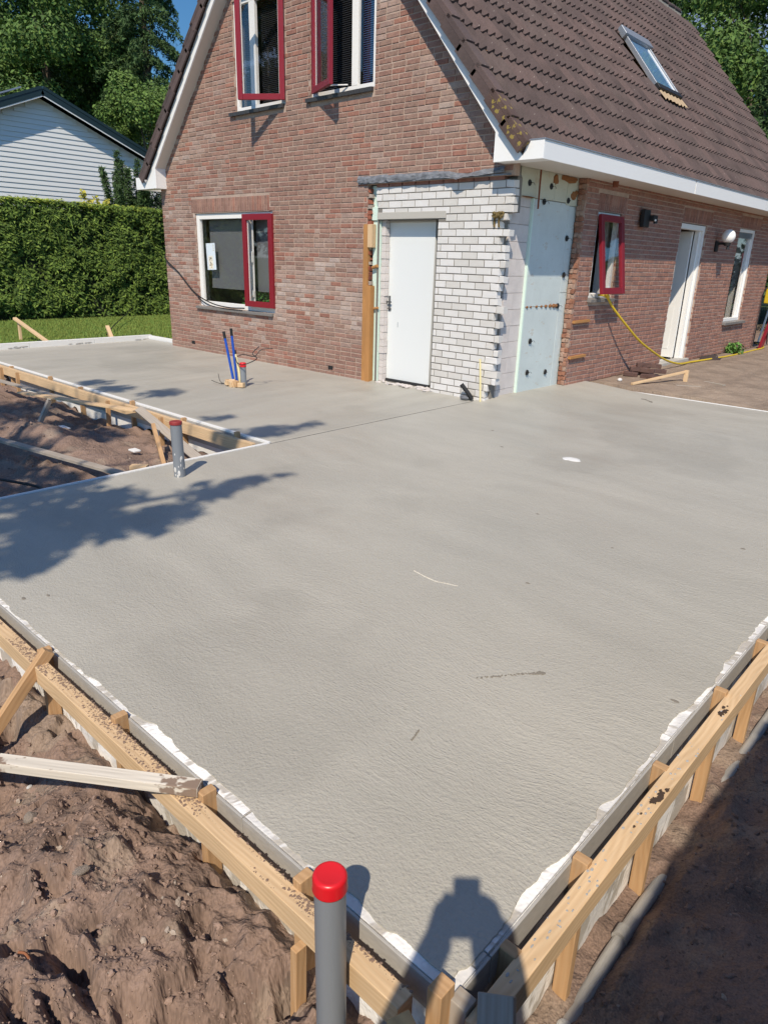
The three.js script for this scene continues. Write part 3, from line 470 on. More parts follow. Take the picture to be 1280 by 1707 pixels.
// ---- windows
function frameGeo(x0, x1, y0, y1, t, z0, z1, mull = []) {
  const l = [box(x0, x0 + t, y0, y1, z0, z1, .004), box(x1 - t, x1, y0, y1, z0, z1, .004), box(x0 + t, x1 - t, y0, y0 + t, z0, z1 - .002, .004), box(x0 + t, x1 - t, y1 - t, y1, z0, z1 - .002, .004)];
  for (const [a, b] of mull) l.push(box(a, b, y0 + t, y1 - t, z0, z1 - .001, .004)); return merge(l);
}
function slats(x0, x1, y0, y1, z, step = .024) { const l = []; for (let y = y0; y < y1; y += step) { const g = new THREE.BoxGeometry(x1 - x0, .0012, .024); g.rotateX(.75); g.translate((x0 + x1) / 2, y, z); l.push(g); } return merge(l); }
function sillTiles(w, x0, x1, y, mat, depth = .055, th = .045) { const n = Math.round((x1 - x0) / .105), s = (x1 - x0) / n; for (let i = 0; i < n; i++) { const g = box(-s / 2 + .002, s / 2 - .002, -th, 0, -.08, depth, .004); g.rotateX(.12); const m = mesh('sill_tile', g, mat, w); m.position.set(x0 + s * (i + .5), y + (R() - .5) * .002, 0); } }
function sash(w, hx, z, y0, y1, width, ang, t, hingeRight, matF = M.redPaint) {   // red casement hinged at hx
  const a0 = hingeRight ? -width : 0, a1 = hingeRight ? 0 : width;
  const fr = mesh('sash', merge([box(a0, a0 + t, y0, y1, -.022, .03, .004), box(a1 - t, a1, y0, y1, -.022, .03, .004), box(a0 + t, a1 - t, y0, y0 + t, -.02, .028, .004), box(a0 + t, a1 - t, y1 - t, y1, -.02, .028, .004)]), matF, w); fr.position.set(hx, 0, z); fr.rotation.y = ang;
  const p = mesh('pane', box(a0 + t - .01, a1 - t + .01, y0 + t - .01, y1 - t + .01, -.001, .003), M.glass, w); p.position.copy(fr.position); p.rotation.y = ang;
  const b = mesh('glazing_bead', merge([box(a0 + t, a0 + t + .012, y0 + t, y1 - t, -.018, -.004), box(a1 - t - .012, a1 - t, y0 + t, y1 - t, -.018, -.004)]), M.whitePaint, w); b.position.copy(fr.position); b.rotation.y = ang;
}
{
  // ground floor window of the gable
  const w = sub('window', house); w.userData.label = 'wide ground floor window with dark roller blind and red casement';
  mesh('frame', frameGeo(-6.515, -4.425, .80, 2.295, .085, -.09, -.03, [[-5.12, -5.06]]), M.whitePaint, w);
  mesh('pane', box(-6.44, -5.11, .88, 2.22, -.064, -.058), M.glass, w);
  mesh('roller_blind', merge([box(-6.36, -5.2, 1.12, 2.2, -.185, -.182), box(-6.36, -5.2, 1.105, 1.125, -.19, -.176), box(-5.07, -4.5, 1.10, 2.2, -.185, -.182)]), M.blind, w);
  sash(w, -4.402, .012, .875, 2.262, .688, .055, .088, true);
  mesh('window_stay', merge([box(-4.985, -4.968, 1.55, 1.72, -.03, -.008, .004), box(-4.985, -4.968, 1.02, 1.12, -.03, -.008, .004), box(-5.0, -4.975, .92, 2.18, -.055, -.04)]), M.whitePaint, w);
  sillTiles(w, -6.58, -4.45, .795, M.sillLight, .05, .04);
  // plants on the window board inside
  const lf = []; const f = rng(91); for (let i = 0; i < 420; i++) { const g = new THREE.CircleGeometry(.018 + .02 * f(), 5); g.scale(1, .6, 1); g.rotateX(f() * 6); g.rotateY(f() * 6); g.translate(-5.6 + f() * 1.15, .86 + f() * .24, -.42 + f() * .18); lf.push(g); } mesh('house_plant', merge(lf), std({ color: rgb(.05, .16, .025), roughness: .6, side: THREE.DoubleSide }), w).userData.kind = 'stuff';
  mesh('window_board', box(-6.5, -4.45, .78, .815, -.5, -.225), M.whitePaint, w);
  // upper left window
  const a = sub('window', house); a.userData.label = 'upper left window with its red casement swung open';
  mesh('frame', frameGeo(-5.235, -4.065, 3.695, 5.095, .05, -.085, -.03, [[-4.88, -4.75]]), M.whitePaint, a);
  mesh('pane', box(-5.19, -4.87, 3.74, 5.06, -.06, -.055), M.glass, a);
  mesh('venetian_blind', slats(-4.75, -4.1, 3.78, 5.05, -.15), M.slat, a);
  mesh('venetian_blind', slats(-5.18, -4.88, 3.78, 5.05, -.15), M.slat, a);
  sash(a, -4.054, .012, 3.725, 5.09, .684, .604, .075, true);
  mesh('window_stay', beam([-4.1, 3.76, -.03], [-4.36, 3.765, .17], .012, .012), M.whitePaint, a);
  mesh('added_dark_backing', box(-5.24, -4.06, 3.69, 5.1, -.42, -.40), M.dark, a);  // added black board standing in for the shade of the room
  sillTiles(a, -5.36, -4.09, 3.69, M.sill, .05, .05);
  // upper right window
  const b = sub('window', house); b.userData.label = 'upper right window with red casement turned edge-on and blind tinted blue as sky reflection';
  mesh('frame', frameGeo(-3.538, -2.335, 3.695, 5.29, .055, -.085, -.03, [[-2.775, -2.665]]), M.whitePaint, b);
  mesh('pane', box(-2.67, -2.38, 3.74, 5.25, -.06, -.055), M.glass, b);
  mesh('venetian_blind', slats(-2.66, -2.39, 3.78, 5.25, -.13), std({ color: rgb(.05, .09, .2), roughness: .35 }), b);  // slats tinted blue to carry the sky reflection of this pane
  mesh('venetian_blind', slats(-3.48, -2.78, 3.78, 5.25, -.15), M.slat, b);
  sash(b, -3.462, .012, 3.725, 5.27, .70, -.40, .075, false);
  mesh('window_stay', beam([-2.83, 3.77, -.02], [-3.1, 3.772, .12], .014, .014), M.whitePaint, b);
  mesh('added_dark_backing', box(-3.54, -2.33, 3.69, 5.3, -.42, -.40), M.dark, b);  // added black board, the dimness of the room put into its colour
  sillTiles(b, -3.60, -2.35, 3.69, M.sill, .05, .05);
  for (const q of [[-3.13, .102], [-6.80, .13]]) mesh('air_vent', box(q[0] - .05, q[0] + .05, q[1] - .026, q[1] + .03, -.02, .006, .002), M.black, house);
}
const RY = Math.PI / 2;
{
  const w = sub('window', house, [WX, 0, 0], RY); w.userData.label = 'small window with red top-hung casement tilted out of the side wall';
  mesh('frame', frameGeo(2.085, 2.785, 1.225, 2.335, .065, -.09, -.03), M.whitePaint, w);
  mesh('added_dark_backing', box(2.1, 2.78, 1.24, 2.33, -.6, -.58), M.dark, w);  // added black sheet in place of the shaded room behind
  const t = .085, L = 1.03, x0 = 2.045, x1 = 2.735, ang = -.158;
  const parts = [['sash', merge([box(x0, x0 + t, -L, 0, -.02, .03, .004), box(x1 - t, x1, -L, 0, -.02, .03, .004), box(x0 + t, x1 - t, -t, 0, -.018, .028, .004), box(x0 + t, x1 - t, -L, -L + t, -.018, .028, .004)]), M.redPaint], ['pane', box(x0 + t - .01, x1 - t + .01, -L + t - .01, -t + .01, 0, .004), M.glass]];
  for (const [n, g, m] of parts) { const o = mesh(n, g, m, w); o.position.set(.03, 2.30, .02); o.rotation.x = ang; }
  mesh('window_stay', beam([2.2, 1.28, -.03], [2.5, 1.29, .12], .012, .012), M.whitePaint, w);
  sillTiles(w, 2.06, 2.80, 1.22, M.sillLight, .06, .045);
  const d = sub('door', house, [WX, 0, 0], RY); d.userData.label = 'white back door standing open into the house';
  mesh('frame', merge([box(5.005, 5.075, .06, 2.35, -.15, -.03, .004), box(6.09, 6.165, .06, 2.35, -.15, -.03, .004), box(6.02, 6.09, .06, 2.35, -.15, -.07, .004), box(5.075, 6.09, 2.27, 2.35, -.15, -.032, .004)]), M.whitePaint, d);
  mesh('leaf', merge([box(5.955, 6.0, .1, 2.26, -.96, -.16, .004), box(5.95, 5.954, .25, 1.0, -.85, -.27)]), M.whitePaint, d);
  mesh('handle', merge([box(5.935, 5.955, 1.0, 1.16, -.9, -.87, .003), box(5.9, 5.92, 1.1, 1.12, -.9, -.78, .004)]), M.steel, d);
  mesh('threshold', box(4.97, 6.2, -.03, .095, -.12, .06, .006), M.limestone, d);
  for (let i = 0; i < 19; i++) mesh('step_brick', box(4.97 + i * .0645, 5.03 + i * .0645, -.09, .03 - .002 * (i % 3), .061, .10, .004), M.sillLight, d);
  const v = sub('window', house, [WX, 0, 0], RY); v.userData.label = 'tall narrow white framed window with a vent grille at its top';
  mesh('frame', merge([frameGeo(7.925, 8.945, .665, 2.405, .06, -.12, -.03), box(8.82, 8.885, .725, 2.345, -.13, -.06, .004)]), M.whitePaint, v);
  mesh('pane', box(7.975, 8.89, .72, 2.24, -.09, -.084), M.glass, v);
  const gr = []; for (let i = 0; i < 5; i++) gr.push(box(7.985, 8.885, 2.245 + i * .02, 2.259 + i * .02, -.09, -.05 + .001 * i, .002)); mesh('vent_grille', merge(gr), M.zinc, v);
  mesh('added_dark_backing', box(7.92, 8.95, .66, 2.41, -.62, -.6), M.dark, v);  // added black sheet so the room behind the glass stays dark
  sillTiles(v, 7.88, 9.15, .66, M.sillLight, .07, .05);
  mesh('air_vent', box(9.05, 9.15, .14, .20, -.02, .006), M.black, v);
}

// ---- roof
{
  const tR = slopeR, nR = new THREE.Vector3(tR, 1, 0).normalize(), up = new THREE.Vector3(-1, tR, 0).normalize();   // up-slope direction on the right side
  const base = new THREE.Vector3(.055, 2.78, 0), ZV = .2, ZE = -12.45;
  const roof = sub('roof', house);
  // boards under the tiles
  const sh = new THREE.Shape(); sh.moveTo(.04, 2.77); sh.lineTo(AX, AY + .16); sh.lineTo(-7.66, 2.80); sh.lineTo(-7.40, 2.995); sh.lineTo(AX, AY + .03); sh.lineTo(-.26, 2.965); sh.closePath();
  const rd = new THREE.ExtrudeGeometry(sh, { depth: 12.55, bevelEnabled: false }); rd.translate(0, 0, ZE + .02); mesh('roof_deck', uvMetres(rd), M.woodStake, roof);
  const gable = new THREE.Shape(); gable.moveTo(XL + .05, 2.75); gable.lineTo(WX - .05, 2.75); gable.lineTo(AX, AY - .05); gable.closePath(); const gg = new THREE.ExtrudeGeometry(gable, { depth: .2, bevelEnabled: false }); gg.translate(0, 0, -12.3); mesh('back_gable', uvMetres(gg), M.mortar, roof);
  // tile: two rolls across .30, 0.42 long, laid at .34
  const TW = .30, TL = .40, GA = .338;
  const prof = t => { const w = (t * 2) % 1; return .05 * (w < .42 ? 0 : Math.sin((w - .42) / .58 * Math.PI)); };
  function tileGeo(seed) {
    const f = rng(seed), n = 12, P = [], UV = [], th = .036, ou = f() * 3, ov = f() * 3, jz = (f() - .5) * .004; const q = (a, b, c, d) => { for (const p of [a, b, c, a, c, d]) { P.push(...p); UV.push(p[0] + ou, p[2] + p[1] * .7 + ov); } };
    for (let i = 0; i < n; i++) {
      const a = i / n, b = (i + 1) / n, xa = (a - .5) * TW, xb = (b - .5) * TW, ya = prof(a), yb = prof(b);
      q([xa, ya + th + .012 + jz, 0], [xb, yb + th + .012 + jz, 0], [xb, yb + .006, -TL], [xa, ya + .006, -TL]);              // top, local z: 0 = lower edge, -TL = upper
      q([xa, ya - .004 + jz, .002], [xb, yb - .004 + jz, .002], [xb, yb + th + .012 + jz, 0], [xa, ya + th + .012 + jz, 0]);   // lower edge
    }
    q([-TW / 2, 0, 0], [-TW / 2, .036, 0], [-TW / 2, .006, -TL], [-TW / 2, -.02, -TL]);
    const g = new THREE.BufferGeometry(); g.setAttribute('position', new THREE.Float32BufferAttribute(P, 3)); g.setAttribute('uv', new THREE.Float32BufferAttribute(UV, 2)); g.computeVertexNormals(); return g;
  }
  const vars = [1, 2, 3, 4, 5, 6].map(tileGeo);
  // local frame of the right slope: x along -z (into the picture), y outward normal, -z up-slope
  const basis = new THREE.Matrix4().makeBasis(new THREE.Vector3(0, 0, -1), nR, up.clone().negate());
  const list = []; const nC = 42, nRows = 17;
  for (let r = 0; r < nRows; r++) for (let c = 0; c < nC; c++) {
    const p = base.clone().addScaledVector(up, r * GA).addScaledVector(nR, .03); p.z = ZV - .03 - .15 - c * TW;
    if (p.x < AX - .32) continue;
    const sky0 = p.z < -5.85 + .25 && p.z > -7.0 && r * GA > 2.2 && r * GA < 3.2; if (sky0) continue;     // the roof window's place
    const q = project(p.x, p.y, p.z); list.push({ p, r, c, d: q && q[0] > -20 && q[0] < 1300 && q[1] > -20 ? q[2] : 999 });
  }
  list.sort((a, b) => a.d - b.d); const rest = [[], [], []], mats = [M.tile, M.tileB, M.tileC];
  list.forEach((t, i) => {
    const f = rng(t.r * 97 + t.c * 7 + 3), v = Math.floor(f() * 6), mi = Math.floor(f() * 3), mx = new THREE.Matrix4().makeRotationFromEuler(new THREE.Euler((f() - .5) * .008, (f() - .5) * .012, (f() - .5) * .008)).premultiply(basis).setPosition(t.p.clone().addScaledVector(nR, (f() - .5) * .005));
    if (i < 300) { const m = mesh('roof_tile', vars[v], mats[mi], roof); m.applyMatrix4(mx); }
    else rest[mi].push(vars[v].clone().applyMatrix4(mx));
  });
  rest.forEach((l, i) => { mesh('tile_field', mergeGeometries(l, false), mats[i], roof).userData.kind = 'stuff'; });
  // verge tiles with their down-turned flaps, both slopes
  const vgeo = (() => { const a = box(-.155, .0, .02, .085, -TL, 0, .006, 1), b = box(-.154, -.128, -.075, .021, -TL + .012, -.002, .004, 1), e = box(-.13, .0, -.05, .03, -.03, -.004); return merge([a, b, e]); })();
  for (let r = 0; r < nRows; r++) { const p = base.clone().addScaledVector(up, r * GA).addScaledVector(nR, .03); p.z = ZV + .045 - .155 + .02; if (p.x < AX) break; const m = mesh('verge_tile', vgeo, r < 2 ? M.lichenTile : mats[r % 3], roof); m.applyMatrix4(new THREE.Matrix4().makeRotationX(-.06).premultiply(basis).setPosition(p)); }
  const upL = new THREE.Vector3(1, slopeL, 0).normalize(), nL = new THREE.Vector3(-slopeL, 1, 0).normalize(), bL = new THREE.Matrix4().makeBasis(new THREE.Vector3(0, 0, 1), nL, upL.clone().negate());
  const vgl = (() => { const a = box(0, .155, .02, .085, -TL, 0, .006, 1), b = box(.128, .154, -.075, .021, -TL + .012, -.002, .004, 1); return merge([a, b]); })();
  for (let r = 0; r < 16; r++) { const p = new THREE.Vector3(-7.72, 2.83, 0).addScaledVector(upL, r * GA).addScaledVector(nL, .03); p.z = ZV + .045 - .155 + .02; if (p.x > AX) break; const m = mesh('verge_tile', vgl, mats[r % 3], roof); m.applyMatrix4(new THREE.Matrix4().makeRotationX(-.06).premultiply(bL).setPosition(p)); }
  for (let i = 0; i < 32; i++) mesh('ridge_tile', beam([AX - .36, AY + .60 + .012 * (i % 2), .22 - i * .395], [AX - .36, AY + .62, .22 - (i + 1.04) * .395], .24, .10, 0, .045), mats[i % 3], roof);
  mesh('ridge_board', box(AX - .46, AX - .26, AY + .1, AY + .58, ZE, .18), M.woodGrey, roof);
  // white bargeboard with its box ends, soffit behind it
  const bs = new THREE.Shape();
  bs.moveTo(-.315, 2.69); bs.lineTo(.305, 2.69); bs.lineTo(.305, 2.875); bs.lineTo(.12, 2.875); bs.lineTo(.055, 2.725);
  bs.lineTo(AX, 2.725 + (.055 - AX) * tR); bs.lineTo(-7.68, 2.79); bs.lineTo(-7.82, 2.90); bs.lineTo(-8.005, 2.90); bs.lineTo(-8.005, 2.71); bs.lineTo(-7.335, 2.71); bs.lineTo(-7.335, 3.02);
  bs.lineTo(AX, AY); bs.lineTo(-.315, 2.985); bs.closePath();
  const bg = new THREE.ExtrudeGeometry(bs, { depth: .02, bevelEnabled: true, bevelThickness: .003, bevelSize: .002, bevelSegments: 1 }); bg.translate(0, 0, .177); mesh('bargeboard', bg, M.whiteBoard, roof);
  const soff = (x0, y0, x1, y1) => { const d = Math.hypot(x1 - x0, y1 - y0), g = box(0, d, 0, .012, -.012, .176); g.rotateZ(Math.atan2(y1 - y0, x1 - x0)); g.translate(x0, y0, 0); return g; };
  mesh('soffit', merge([soff(-7.335, 3.026, AX, AY + .006), soff(AX, AY + .006, -.315, 2.991)]), M.greySoffit, roof);
  mesh('box_end', merge([box(-7.347, -7.336, 2.712, 3.03, -.01, .176), box(-.315, -.304, 2.694, 2.985, -.01, .176), box(-7.99, -7.35, 2.711, 2.722, -.01, .176), box(-.3, .3, 2.691, 2.703, -.01, .176)]), M.whiteBoard, roof);
  // eaves: white fascia boards, soffit and gutter edge
  const cuts = [-12.4, -8.2, -4.1, .2]; for (let i = 0; i < 3; i++) mesh('fascia', box(.288, .307, 2.688, 2.868, cuts[i] + .001, cuts[i + 1] - .024, .002), M.whiteBoard, house);
  mesh('eaves_soffit', box(WX - .1, .288, 2.70, 2.712, -12.4, .17), M.greySoffit, house);
  mesh('gutter_edge', merge([box(.13, .318, 2.868, 2.882, -12.4, .205, .003), box(.12, .135, 2.72, 2.875, -12.4, .176)]), M.zinc, house);
  mesh('fascia', box(-8.0, -7.985, 2.712, 2.89, -12.4, .176), M.whiteBoard, house);
  mesh('light_stub', cyl(.035, .04, .07, -.02, 2.63, -2.2, 16), M.rust, house);
  // roof window
  const rw = sub('roof_window', house); rw.userData.label = 'roof window with sky reflection painted blue, with a sheet of pale flashing below it';
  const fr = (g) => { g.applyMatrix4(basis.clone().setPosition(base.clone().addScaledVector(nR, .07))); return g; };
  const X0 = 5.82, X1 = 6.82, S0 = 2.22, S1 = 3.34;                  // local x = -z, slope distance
  for (const q of [X0, X1 - .05]) mesh('side_frame', fr(box(q, q + .05, 0, .075, -S1, -S0, .006)), M.zinc, rw);
  mesh('hood', fr(box(X0 - .07, X1 + .05, 0, .11, -S1 - .12, -S1 + .07, .01)), M.zinc, rw);
  mesh('bottom_rail', fr(box(X0 - .01, X1 + .01, -.01, .085, -S0 - .04, -S0 + .07, .01)), M.black, rw);
  mesh('pane', fr(box(X0 + .05, X1 - .05, .04, .046, -S1 + .04, -S0 - .04)), new THREE.MeshPhysicalMaterial({ color: rgb(.12, .24, .40), roughness: .03, specularIntensity: 1, ior: 2.3 }), rw);  // blue pane colour and raised ior stand in for the reflected sky
  for (const [q, w] of [[X0 + .07, .02], [X1 - .11, .05]]) mesh('inner_bar', fr(box(q, q + w, .035, .055, -S1 + .05, -S0 - .05)), M.whitePaint, rw);
  const n = 24, fp = [], fi = []; for (let i = 0; i <= n; i++) for (let j = 0; j <= 4; j++) { const t = i / n, w = .034 * Math.abs(Math.sin((X0 + t * (X1 - X0)) / .15 * Math.PI)); fp.push(X0 - .02 + t * (X1 - X0 + .02), .0 + w * .9 + .012 + .004 * j, -S0 + .06 + .05 * j + (j === 4 ? .015 * Math.sin(i * 2.1) : 0)); if (i < n && j < 4) { const k = i * 5 + j; fi.push(k, k + 1, k + 5, k + 1, k + 6, k + 5); } }
  const fg = new THREE.BufferGeometry(); fg.setAttribute('position', new THREE.Float32BufferAttribute(fp, 3)); fg.setIndex(fi); fg.computeVertexNormals(); fg.translate(0, .012, .02); mesh('flashing_apron', fr(fg), std({ color: rgb(.42, .31, .19), roughness: .8, side: THREE.DoubleSide }), rw);
}

// ------------------------------------------------------------------ edge insulation and formwork round the slabs
function stake(x, z, y0, y1, w, d, parent, mat = M.woodStake, tilt = 0) { const g = beam([x, y0, z], [x + tilt, y1, z + tilt * .3], w, d, 0, .004); return mesh('stake', g, mat, parent); }
const labelled = (name, label, cat, group) => thing(name, label, cat, [0, 0, 0], group);
{
  // near edge: runs along x at z = ZF
  const e = labelled('edge_insulation', 'white foam edge strip with grey facing along the near left edge of the large slab', 'edge insulation');
  for (let x = -.48; x < XM; x += 1.2) { const x1 = Math.min(x + 1.198, XM - .0); mesh('foam_strip', box(x, x1, -.40, -.0035, ZF - .10, ZF - .003, .004), M.eps, e); mesh('facing', box(x, x1 - .001, -.105, -.006, ZF - .0028, ZF + .006, .002), M.fibre, e); }
  const f = labelled('edge_insulation', 'white foam edge strip with grey facing along the right edge of the large slab', 'edge insulation');
  for (let z = ZB; z < ZF - .11; z += 1.2) { const z1 = Math.min(z + 1.198, ZF - .102); mesh('foam_strip', box(XM - .10, XM - .003, -.80, -.0035, z, z1, .004), M.eps, f); mesh('facing', box(XM - .0028, XM + .006, -.105, -.006, z + .001, z1 > ZF - .11 ? ZF + .005 : z1, .002), M.fibre, f); }
  const g = labelled('edge_insulation', 'thin white foam strip along the far right end of the large slab', 'edge insulation');
  mesh('foam_strip', box(WX + .02, XM - .1, -.3, .004, ZB - .03, ZB + .001, .003), M.epsClean, g);
  const h = labelled('edge_insulation', 'white foam strip between the large slab and the soil pit at the left', 'edge insulation');
  mesh('foam_strip', box(XJ - .03, XJ + .002, -.36, .005, Z1 - .0, ZF - .11, .003), M.epsClean, h);
  mesh('joint_strip', box(XJ - .012, XJ + .012, -.2, -.006, -.1, Z1 - .005), M.dark, h);
  const i = labelled('edge_insulation', 'white topped grey foam edge along the front of the smaller slab, above the pit', 'edge insulation');
  mesh('foam_strip', box(-8.62, XJ - .035, -.40, .003, Z1 - .04, Z1 - .002, .004), M.epsClean, i); mesh('facing', box(-8.62, XJ - .035, -.22, -.012, Z1 - .0015, Z1 + .008, .002), M.fibre, i);
  const j = labelled('edge_insulation', 'white foam upstand along the lawn at the back of the smaller slab', 'edge insulation');
  for (let z = -.2; z < 5.0; z += 1.2) mesh('foam_strip', box(-8.70, -8.62, -.35, .095, z, z + 1.197, .005), M.epsClean, j);
  mesh('foam_strip', box(-8.615, -7.5, -.35, .085, -.2, -.12, .005), M.epsClean, j);
  // slight smear of concrete over the upstand
  const sm = []; for (let k = 0; k < 40; k++) { const q = rng(k + 888), z = -.1 + 1.2 * Math.floor(q() * 4) + .5 * q() * q(); const s = new THREE.SphereGeometry(1, 8, 5); s.scale(.003, .004 + .012 * q() * q(), .02 + .09 * q() * q()); s.translate(-8.616, .01 + .02 * q(), z); sm.push(s); } mesh('smear', merge(sm), M.fibre, j);
}
const RW = .055, RH = .082;
{
  // near left rail and its stakes
  const z = ZF + .05 + RW / 2;
  const r = labelled('formwork_rail', 'long pale timber rail with mud on top along the near left slab edge', 'timber rail');
  mesh('rail', beam([-2.2, -.052, z], [3.865, -.045, z + .004], RW, RH), M.wood, r);
  [[.6, .01], [1.73, .015], [2.39, .02], [2.97, .022], [3.44, .025]].forEach(([x, y], i) => stake(x, ZF + .03, -.55, y, .034, .055, r, M.woodStake, (i % 3 - 1) * .006));
  mesh('peg', beam([3.50, -.5, z + RW / 2 + .006], [3.505, -.12, z + RW / 2 + .002], .026, .04), M.woodStake, r);
  const mud = []; for (let i = 0; i < 9000; i++) { const f = rng(i + 3100), xx = -.5 + 4.36 * f(), zz = (f() - .5) * RW * .96; if (fbm(xx * 4.2, zz * 22 + 4, 4, 461) - .16 * smooth(-.02, .02, zz) + .25 * (f() - .5) < .48 - .05 * smooth(1.5, 2.2, xx)) continue; const s = new THREE.IcosahedronGeometry(.0009 + .0042 * f() ** 4, f() > .9 ? 1 : 0); s.scale(1.3, .45, 1); s.rotateY(f() * 6); s.translate(xx, -.0108 + .007 * (xx + 2.2) / 6.065, z + zz); mud.push(s); } mesh('mud_crust', merge(mud), std({ color: rgb(.22, .15, .11), roughness: .97 }), r).userData.kind = 'stuff';
  // right rail
  const x = XM + .05 + RW / 2;
  const q = labelled('formwork_rail', 'long golden timber rail with dark spots along the right slab edge', 'timber rail');
  mesh('rail', beam([x, -.042, ZF + .02], [x, -.05, ZB], RW, RH), M.wood, q);
  [6.02, 5.64, 5.06, 4.44, 3.86, 3.2, 2.5, 1.7, .9, 0].forEach((zz, i) => { stake(XM + .03, zz, -.7, .002 + .014 * (i % 2), .05, .034, q, M.woodStake, 0); });
  const spots = [[5.245, .004, .022], [5.225, .014, .017], [5.20, .010, .019], [5.185, .002, .009], [5.165, .017, .012], [4.59, .002, .020], [4.565, .009, .018], [4.54, -.004, .011], [4.52, .005, .006], [5.33, -.002, .006], [5.40, .006, .007]];
  const sp = spots.map(([zz, dx, rd], i) => { const g = new THREE.CircleGeometry(1, 40), p = g.attributes.position; for (let k = 1; k < p.count; k++) { const s = rd * (.3 + 1.4 * fbm(2 + p.getX(k) * 2.6, 2 + p.getY(k) * 2.6, 4, 60 + i)); p.setXY(k, p.getX(k) * s * .55, p.getY(k) * s); } g.rotateX(-Math.PI / 2); g.translate(x + dx, .0008 - (6.24 - zz) * .00094, zz); return g; }); const stainM = std({ color: rgb(.055, .034, .022), roughness: .9 }); sp.forEach(g => mesh('stain', g, stainM, q));
  const ps = []; for (let k = 0; k < 60; k++) { const f = rng(k + 71), g = new THREE.SphereGeometry(1, 8, 5); g.scale(.002 + .003 * f(), .0012, .002 + .006 * f()); const zp = 4.4 + 1.7 * f(); g.translate(x + (f() - .5) * .05, -.0006 - (6.24 - zp) * .00094, zp); ps.push(g); } mesh('splash', merge(ps), M.epsClean, q);
  // rail at the pit's far side
  const zb = Z1 + .055 + RW / 2, b = labelled('formwork_rail', 'yellow timber rail on stakes along the front of the smaller slab, in the pit', 'timber rail');
  mesh('rail', beam([-9, -.06, zb], [-.62, -.075, zb], RW * .8, .12), M.wood, b);
  [-8.2, -7.3, -6.55, -5.2, -4.3, -2.98, -1.9, -.95].forEach((xx, i) => stake(xx, Z1 + .03, -.5, .01 + .02 * (i % 2), .034, .055, b, M.woodStake, 0));
  for (const xx of [-6.7, -6.1, -3.4, -2.2]) mesh('peg', beam([xx, -.45, zb + .06], [xx, -.02, zb + .04], .03, .05), M.woodStake, b);
}
const plank = (name, label, cat, p, q, w, h, mat, roll = 0) => tag(mesh(name, beam(p, q, w, h, roll), mat), label, cat);
plank('timber_brace', 'orange timber brace leaning from the soil onto the near left rail', 'timber brace', [1.80, .04, 6.262], [1.775, -.42, 6.67], .036, .05, M.woodStake);
plank('timber_board', 'whitish mud splashed board lying across the near left rail', 'timber board', [2.945, .022, 6.262], [1.2, .05, 7.50], .05, .036, M.woodWhite);
plank('timber_offcut', 'brown rounded timber offcut at the near corner of the formwork', 'timber offcut', [3.875, -.028, 6.345], [4.12, -.03, 6.44], .058, .07, M.woodMud);
plank('corner_stake', 'square brown stake standing at the near slab corner', 'stake', [3.925, -.6, 6.255], [3.925, .055, 6.25], .042, .055, M.woodStake);
plank('corner_block', 'small pale grey block wedged behind the corner stake', 'block', [3.955, -.4, 6.215], [3.965, .012, 6.215], .05, .045, M.woodGrey);
plank('weathered_plank', 'grey weathered plank with worn end propped at the near corner', 'plank', [4.025, .035, 6.165], [4.30, -.30, 6.55], .085, .034, M.woodGrey, .3);
// pieces in the pit
plank('pit_plank', 'long thin plank lying across the pit on low stakes', 'plank', [-4.75, -.06, 3.86], [-2.62, -.01, 3.44], .10, .022, M.wood);
plank('pit_brace', 'grey white board sloping from the pit rail down into the soil', 'board', [-2.60, .01, 3.42], [-1.15, -.24, 3.60], .09, .03, M.woodGrey, .5);
plank('screed_bar', 'long pale straight bar lying on the pit soil towards the slab', 'bar', [-4.6, -.22, 4.99], [-.9, -.14, 4.52], .075, .03, M.woodGrey);
plank('pit_plank', 'short grey plank on the soil, left end of the pit under the rail', 'plank', [-6.2, -.12, 3.62], [-3.6, -.1, 3.50], .08, .022, M.woodGrey);
plank('pit_stake', 'leaning brown stake holding up the plank in the pit', 'stake', [-1.15, -.40, 3.95], [-1.95, -.03, 3.62], .04, .05, M.woodStake);
plank('pit_stake', 'short grey stake under the left end of the pit plank', 'stake', [-4.02, -.42, 4.02], [-4.05, -.07, 3.80], .045, .05, M.woodGrey);
plank('wood_block', 'small sawn wood block lying on the soil near the pit edge', 'wood block', [-1.10, -.175, 4.34], [-.98, -.17, 4.24], .07, .075, M.wood);
// stakes on the lawn
{
  const a = labelled('lawn_brace', 'pair of pale stakes braced against each other on the lawn, at the left border', 'brace');
  mesh('stake', beam([-9.9, -.1, 1.86], [-9.92, .36, 1.84], .07, .04), M.wood, a); mesh('brace', beam([-9.0, -.02, 1.66], [-9.95, .40, 1.9], .07, .045), M.wood, a);
  const b = labelled('lawn_brace', 'short pale stake with brace beside the white upstand, near the house', 'brace');
  mesh('stake', beam([-9.12, -.1, .45], [-9.13, .24, .44], .06, .04), M.woodStake, b); mesh('brace', beam([-8.75, -.02, .56], [-9.15, .25, .46], .07, .045), M.wood, b);
}

